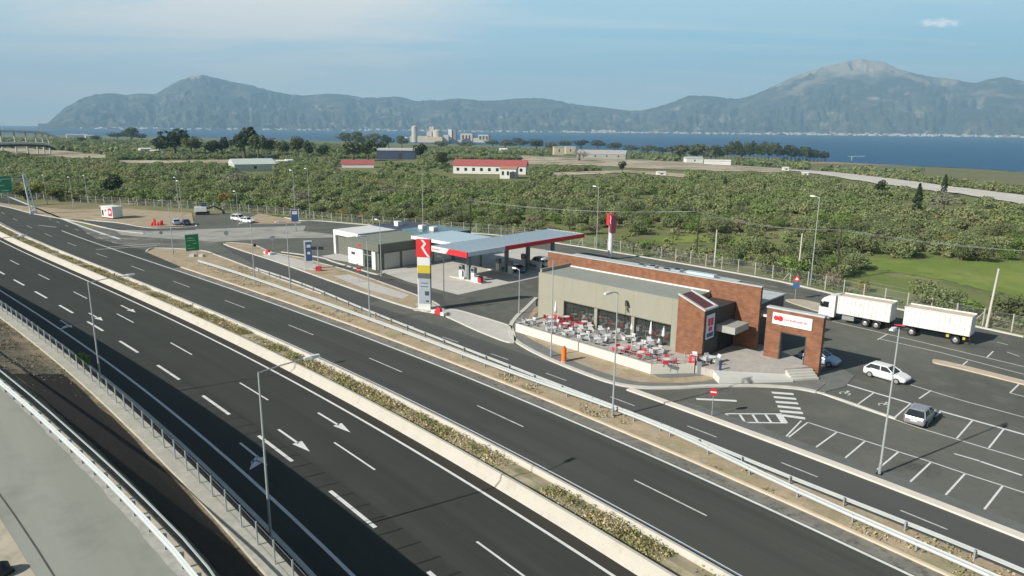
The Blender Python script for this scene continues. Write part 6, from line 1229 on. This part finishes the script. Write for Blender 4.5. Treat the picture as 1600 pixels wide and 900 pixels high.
def unit_cypress(seed):
    r = thing('cypress', 'x', 'tree'); g = np.random.default_rng(seed); n = 420; z = g.random(n) ** 0.9; a = g.uniform(0, 6.28, n); w = 0.13 * np.minimum(1, (1 - z) * 2.4) ** 0.8 * np.minimum(1, z * 8 + .3) * g.uniform(.6, 1, n); P = np.stack([w * np.cos(a), w * np.sin(a), 0.04 + z * .96], -1); d = np.stack([np.cos(a), np.sin(a), .4 + 0 * a], -1); V, F = cards(P, d, np.full(n, .035)); npmesh('crown', V, F, dark_l, None, r); b = MB(); b.tube((0, 0, -.03), (0, 0, .2), .025, 6); b.build('trunk', bark, r); return r
UT = {'dark': [unit_tree('dark_tree', dark_l, 620, .05, .9, .22, 9, 801), unit_tree('dark_tree', dark_l, 620, .05, .9, .2, 8, 802)], 'mid': [unit_tree('leafy_tree', mid_l, 620, .05, .9, .2, 9, 803), unit_tree('leafy_tree', mid_l, 620, .05, .9, .22, 8, 804)], 'pale': [unit_tree('pale_tree', pale_l, 560, .05, .85, .15, 8, 805)], 'bare': [unit_tree('bare_tree', twig_l, 420, .022, .9, .15, 7, 806)], 'gold': [unit_tree('golden_shrub', gold_l, 480, .05, .8, .1, 6, 807)], 'lime': [unit_tree('yellow_green_shrub', leafmat('lime_leaves', (0.15, 0.17, 0.03), (0.21, 0.22, 0.05), .8), 480, .05, .8, .1, 7, 808)], 'cypress': [unit_cypress(809)]}
seen = set()
def plant(kind, x, yb, w, h, label, group=None):
    v = random.randrange(len(UT[kind])); o = UT[kind][v]
    if (kind, v) in seen: o = copy_tree(o)
    seen.add((kind, v)); p = att(x, yb); r = math.hypot(p.x, p.y); k = r / FPX; o.location = (p.x, p.y, float(landz(p.x, p.y))); o.rotation_euler = (0, 0, random.uniform(0, 6.28))
    s = w * k * 1.05; o.scale = (s * (4 if kind == 'cypress' else 1), s * (4 if kind == 'cypress' else 1), h * k * 1.08); o['label'] = label
    if group: o['group'] = group
g0 = 'tall dark trees left of the navy shed'; l0 = 'tall dark tree in the row behind the pale green shed'
plant('dark', 174, 311, 34, 30, 'dark dense tree behind the fence near the white kiosk')
for q in ((250, 241, 26, 20), (274, 244, 46, 32), (300, 245, 30, 24), (330, 245, 24, 20), (348, 245, 24, 25), (382, 247, 50, 40), (404, 248, 30, 30), (422, 246, 26, 24), (441, 249, 24, 24), (466, 248, 24, 28), (482, 249, 18, 24), (503, 248, 22, 18)): plant(random.choice(('dark', 'dark', 'mid')), *q, l0, g0)
for q in ((184, 219, 24, 9), (206, 222, 26, 16), (222, 221, 18, 9), (150, 222, 16, 7), (128, 224, 14, 7)): plant('mid', *q, 'small far tree by the shore on the left', 'far trees by the shore, left')
for q in ((540, 228, 28, 17), (560, 231, 26, 20), (585, 229, 28, 17), (607, 231, 24, 17), (628, 231, 22, 15), (690, 232, 30, 10), (730, 232, 30, 9), (770, 231, 26, 10), (790, 233, 24, 13), (812, 233, 26, 14), (838, 236, 30, 15), (862, 236, 26, 13), (884, 233, 26, 11), (908, 232, 28, 11), (934, 233, 30, 11), (960, 236, 30, 11), (986, 238, 28, 9), (1012, 240, 30, 11), (1036, 242, 30, 10)): plant(random.choice(('mid', 'pale', 'mid', 'dark')), *q, 'tree in the belt along the shore behind the sheds', 'tree belt along the shore')
for q in ((553, 252, 34, 24), (575, 251, 36, 26), (597, 240, 22, 16)): plant('mid', *q, 'broad green tree standing over the red roofed shed', 'trees over the low red roof')
plant('dark', 657, 252, 24, 22, 'dark round tree right of the navy shed'); plant('dark', 972, 271, 14, 16, 'small dark round tree on the sandy strip'); plant('mid', 690, 262, 22, 20, 'green tree left of the long red roofed building')
for q in ((1062, 251, 40, 20), (1088, 252, 40, 22), (1110, 252, 34, 20)): plant('pale', *q, 'broad pale green tree at the left end of the pine wood', 'pale trees beside the pine wood')
random.seed(8)
for k in range(30):
    x = 1118 + k * 5.9; h = np.interp(x, [1110, 1180, 1240, 1290], [23, 24, 20, 11]) * random.uniform(.85, 1.1); plant('dark' if random.random() < .7 else 'mid', x, 252.5 + (k % 2) * 0.8, 13, h, 'dark pine in the wood by the water', 'pines of the wood by the water')
plant('cypress', 1132, 299, 6, 20, 'slim cypress in the grove behind the pole sign'); plant('cypress', 1474, 303, 7, 24, 'slim cypress against the pale gravel road'); plant('cypress', 1430, 345, 10, 46, 'tall slim cypress in the middle of the grove on the right'); plant('dark', 1373, 306, 16, 19, 'dark conical tree just below the gravel road')
plant('bare', 1472, 338, 40, 34, 'leafless grey tree right of the tall cypress'); plant('bare', 372, 292, 36, 24, 'leafless grey tree behind the left car park'); plant('bare', 612, 312, 36, 22, 'leafless grey tree behind the car wash'); plant('bare', 470, 322, 34, 26, 'leafless tree behind the small blue sign'); plant('bare', 905, 252, 40, 16, 'bare brown tree on the sandy strip')
plant('gold', 352, 323, 22, 18, 'golden shrub at the fence of the left car park'); plant('gold', 590, 335, 34, 16, 'golden shrub at the fence behind the car wash'); plant('gold', 1230, 412, 20, 14, 'golden shrub behind the fence near the blue road sign')
for q in ((40, 311, 34, 16), (66, 311, 36, 22), (92, 314, 36, 18), (116, 316, 26, 12), (30, 308, 26, 14)): plant('lime', *q, 'yellow green shrub on the bank near the left picture edge', 'yellow green shrubs on the left bank')
# ------------------------------------------------------------------ far buildings
def hall(name, label, x0, x1, yb, yt, roof_px, wall_m, roof_m, depth_m=14, turn=0.0, gable=True, wins=0, door=None, cat='building', overhang=.4):
    p, q = att(x0, yb), None; r = math.hypot(p.x, p.y); k = r / FPX; pc = depth((x0 + x1) / 2, yb, r); w = (x1 - x0) * k; h = (yb - yt) * k; rh = roof_px * k
    zb = float(landz(p.x, p.y)); rz = math.atan2(-pc.x, pc.y) + turn; o = thing(name, label, cat, (pc.x, pc.y, zb), rz)
    b = MB(); b.box(-w / 2, 0, -2, w / 2, depth_m, h); wl = b.build('walls', wall_m, o)
    b = MB(); e = overhang
    if gable: b.add([(-w / 2 - e, -e, h + .01), (w / 2 + e, -e, h + .01), (w / 2 + e, depth_m + e, h + .01), (-w / 2 - e, depth_m + e, h + .01), (-w / 2 - e, depth_m / 2, h + rh), (w / 2 + e, depth_m / 2, h + rh)], [(0, 1, 5, 4), (2, 3, 4, 5), (1, 2, 5), (3, 0, 4), (3, 2, 1, 0)])
    else: b.box(-w / 2 - e, -e, h + .01, w / 2 + e, depth_m + e, h + max(.4, rh))
    b.build('roof', roof_m, o)
    for i in range(wins):
        xx = -w / 2 + w * (i + .6) / (wins + .2); b = MB(); ww = min(1.6, w / wins * .4); b.box(xx - ww / 2, -.06, h * .35, xx + ww / 2, -.01, h * .75); b.build('window', glass_m, wl)
    if door: b = MB(); b.box(w * door - 1.6, -.07, 0, w * door + 1.6, -.012, h * .7); b.build('door', char_m, wl)
    return o
far_w = mat('far_white_wall', (0.68, 0.67, 0.62), .85, .06, .2); far_r = mat('red_tile_roof', (0.36, 0.10, 0.09), .85, .12, .5); far_g = mat('pale_green_wall', (0.44, 0.50, 0.44), .8, .06, .2); far_n = mat('navy_wall', (0.055, 0.075, 0.125), .8, .1, .2); far_c = mat('factory_concrete', (0.50, 0.455, 0.38), .9, .12, .08); far_b = mat('beige_wall', (0.52, 0.45, 0.32), .9, .1, .2); far_dk = mat('dark_opening', (0.05, 0.05, 0.05), .9, .1, 1)
hall('warehouse', 'long white building with a dark red tiled roof in the grove', 708, 821, 271, 259, 9, far_w, far_r, 16, R(-8), True, 9, None)
hall('farm_house', 'white two storey house with an orange roof at the right end of the long building', 781, 806, 279, 264, 3, far_w, mat('orange_tile', (0.42, 0.22, 0.13), .85, .1, .5), 10, R(-8), True, 3, .3)
hall('storage_shed', 'pale grey green shed with a dark window band behind the left car park', 371, 428, 268, 258, 7, far_g, mat('pale_green_roof', (0.50, 0.56, 0.50), .7, .05, .2), 22, R(10), True, 1, None)
hall('low_barn', 'low barn with a dull red roof in the trees', 536, 583, 262, 257, 6, far_w, far_r, 12, 0, True, 0, None)
hall('navy_shed', 'navy blue shed with a pale flat roof', 590, 648, 249, 236, 2.5, far_n, mat('pale_roof', (0.56, 0.57, 0.56), .8, .05, .2), 25, R(-4), False, 0, .1)
hall('grey_hall', 'long grey roofed hall behind the sandy strip', 902, 976, 246, 240, 6, mat('hall_wall', (0.36, 0.34, 0.30), .85, .1, .2), mat('hall_roof', (0.40, 0.40, 0.38), .8, .08, .2), 25, R(-6), True, 4, None)
hall('beige_block', 'beige block house at the left end of the grey hall', 866, 881, 242, 231, 1, far_b, far_b, 14, R(10), False, 1, None); hall('pale_block', 'pale sunlit block house beside the grey hall', 884, 899, 241, 231, 1, far_b, far_w, 14, R(10), False, 1, None)
hall('white_shed', 'small white and grey shed at the foot of the pine wood', 1073, 1098, 254, 248, 3, far_w, mat('shed_grey', (0.42, 0.44, 0.44), .8, .06, .2), 14, R(15), True, 1, None); hall('greenhouse', 'long low white greenhouse before the pine wood', 1103, 1140, 256, 251, 2, far_w, far_w, 12, R(5), True, 0, None)
for x0, x1, yb, yt, lab in ((109, 133, 216, 212, 'far white hall by the shore on the left'), (136, 147, 219, 214, 'far white house right of the white shore hall'), (222, 236, 240, 233, 'grey white farm building left of the tall dark trees'), (237, 253, 241, 236, 'long white roofed farm shed left of the tall dark trees'), (414, 425, 247, 243, 'small white roof before the tall dark trees'), (434, 447, 259, 252, 'white house right of the pale green shed'), (450, 458, 259, 251, 'narrow white house beside two low roofs'), (458, 466, 266, 261, 'tiny white hut in the grove behind the left car park'), (850, 876, 305, 301, 'low pale ruin in the middle of the grove'), (675, 702, 291, 288.5, 'low white roof in the grove behind the canopy'), (1268, 1276, 287, 284, 'tiny white hut below the gravel road'), (1254, 1262, 275, 271.5, 'small white hut at the edge of the gravel road'), (1416, 1424, 346, 339, 'pale hut at the foot of the tall cypress'), (1028, 1040, 274, 270, 'white wall segment on the sandy strip'), (780, 792, 238, 233, 'white hut on the sandy slope behind the red roofs'), (1225, 1232, 268, 264, 'white portal at the start of the gravel road')):
    hall('white_hut', lab, x0, x1, yb, yt, 1.5, far_w, far_w, 6, R(random.uniform(-20, 20)), True, 1)
# cement works on the shore
def works(name, label, items, x, yb, doms=()):
    p = att(x, yb); r = math.hypot(p.x, p.y); k = r / FPX; pc = depth(x, yb, r); o = thing(name, label, 'factory', (pc.x, pc.y, float(landz(p.x, p.y))), math.atan2(-pc.x, pc.y) + R(-14))
    for nm, x0, x1, y0, y1, d, mm in items:
        b = MB()
        if nm == 'silo': c = ((x0 + x1) / 2 - x) * k; rr = (x1 - x0) / 2 * k; b.tube((c, rr + d, -3), (c, rr + d, (yb - y1) * k), rr, 20); b.tube((c, rr + d, (yb - y1) * k), (c, rr + d, (yb - y1) * k + rr * .3), rr, 20, rr * .4)
        else: b.box((x0 - x) * k, d, -3 if y0 >= yb else (yb - y0) * k, (x1 - x) * k, d + min(40, (x1 - x0) * k * .9), (yb - y1) * k)
        b.build(nm, mm, o)
    return o
works('cement_works', 'pale cement works with a domed silo tower at the shore', [('silo', 642.5, 652, 224, 199, 0, far_c), ('block', 640, 668, 224, 213, 6, far_b), ('block', 664, 672, 224, 206, 30, far_c), ('tower', 668, 675, 224, 199, 34, far_c), ('silo', 675, 688, 224, 205, 4, far_c), ('block', 670, 692, 224, 214, -14, far_b), ('block', 692, 700, 224, 211, 5, far_c), ('roof_house', 645, 651, 213, 209, 8, far_c)], 666, 224)
works('slim_tower', 'slim white tower beside the dark conveyor house of the works', [('tower', 700.5, 706, 224, 203.5, 0, far_w), ('conveyor_house', 706.2, 712, 224, 204.5, 4, mat('conveyor_grey', (0.22, 0.22, 0.21), .9, .1, .1)), ('low_hall', 692, 722, 224, 219, -10, far_b)], 706, 224)
works('silo_hall', 'concrete silo hall of open bays right of the works', [('block', 719, 738, 224, 209.5, 0, far_c), ('block', 738.1, 747, 224, 216, 3, far_c), ('block', 747.2, 763, 224, 211, 1, far_c), ('block', 752, 768, 224, 219, -12, far_b)] + [('bay', 722 + 5.2 * i, 724.5 + 5.2 * i, 218, 212, -.6, far_dk) for i in range(3)] + [('bay', 749 + 5 * i, 751.5 + 5 * i, 218, 213, -.6, far_dk) for i in range(3)], 743, 224)
works('white_tank', 'white domed tank left of the cement works', [('silo', 628, 638, 223, 216, 0, far_w)], 633, 223)
# bridge and interchange at the far left
def bridge():
    r0 = 760; P = [depth(x, y, rr) for x, y, rr in ((-60, 204.5, 700), (0, 205, 740), (30, 205.5, 760), (55, 206.5, 770), (70, 208.5, 775), (84, 212.5, 775), (98, 218, 775))]; P = smooth_path(P, 6); o = thing('flyover', 'pale concrete flyover curving down at the far left', 'bridge', (0, 0, 0)); b = MB(); b.sweep(P, [(-5, -0.9), (-5, .7), (-4.6, .7), (-4.6, 0), (4.6, 0), (4.6, .7), (5, .7), (5, -0.9)]); b.build('deck', conc, o)
    for i in range(2, len(P) - 10, 4): q = P[i]; b = MB(); b.tube((q.x, q.y, -8), (q.x, q.y, q.z - 0.9), 0.7, 10); b.build('pier', conc, o)
    P = smooth_path([depth(x, y, 640) for x, y in ((-60, 223), (0, 223.5), (40, 223), (72, 224.5), (88, 230))], 5); o = thing('approach_viaduct', 'low viaduct with dark side wall under the flyover', 'bridge', (0, 0, 0)); b = MB(); b.sweep(P, [(-4, -1.0), (-4, .5), (4, .5), (4, -1.0)]); b.build('deck', conc, o); b = MB(); b.sweep(P, [(-3.6, -2.6), (-3.6, -1.01), (3.6, -1.01), (3.6, -2.6)]); b.build('girder', far_dk, o)
    for x, lab in ((7, 'lamp mast on the flyover at the left picture edge'), (64, 'lamp mast on the bend of the flyover')): q = depth(x, 206, 735); lamp(0, 0, 11, 0, 1.0, lab, ground=Vector((q.x, q.y, q.z)), r0=.15)
bridge()
p = att(1330, 254); r = thing('tower_crane', 'thin pale crane standing on the bank by the water', 'crane', (p.x, p.y, p.z), R(-20)); b = MB(); b.tube((0, 0, 0), (0, 0, 13), .4, 6); b.build('mast', far_w, r); b = MB(); b.tube((-8, 0, 12.4), (24, 0, 13.4), .28, 6); b.build('jib', far_w, r)
# ================================================================== AIR
hz = MB(); hz.box(-20000, -450, -41, 20000, 20000, 1510); ho = hz.build('haze', []); vm = bpy.data.materials.new('thin_haze'); vm.use_nodes = True; vt = vm.node_tree; vt.nodes.clear(); vo = vt.nodes.new('ShaderNodeOutputMaterial'); vp = vt.nodes.new('ShaderNodeVolumePrincipled')
vp.inputs['Density'].default_value = 0.000088; vp.inputs['Color'].default_value = (0.46, 0.77, 1.0, 1); vp.inputs['Anisotropy'].default_value = 0.0; vt.links.new(vp.outputs[0], vo.inputs['Volume']); ho.data.materials.append(vm); tag(ho, kind='stuff')

o = make_tree('roadside_bush', 'small green bush in the shade at the foot of the retaining wall', 'bush', 1.3, 1.7, 420, 0.13, bush_m[1], 91); o.location = rd(sn(128, 585)[0], 12.2)
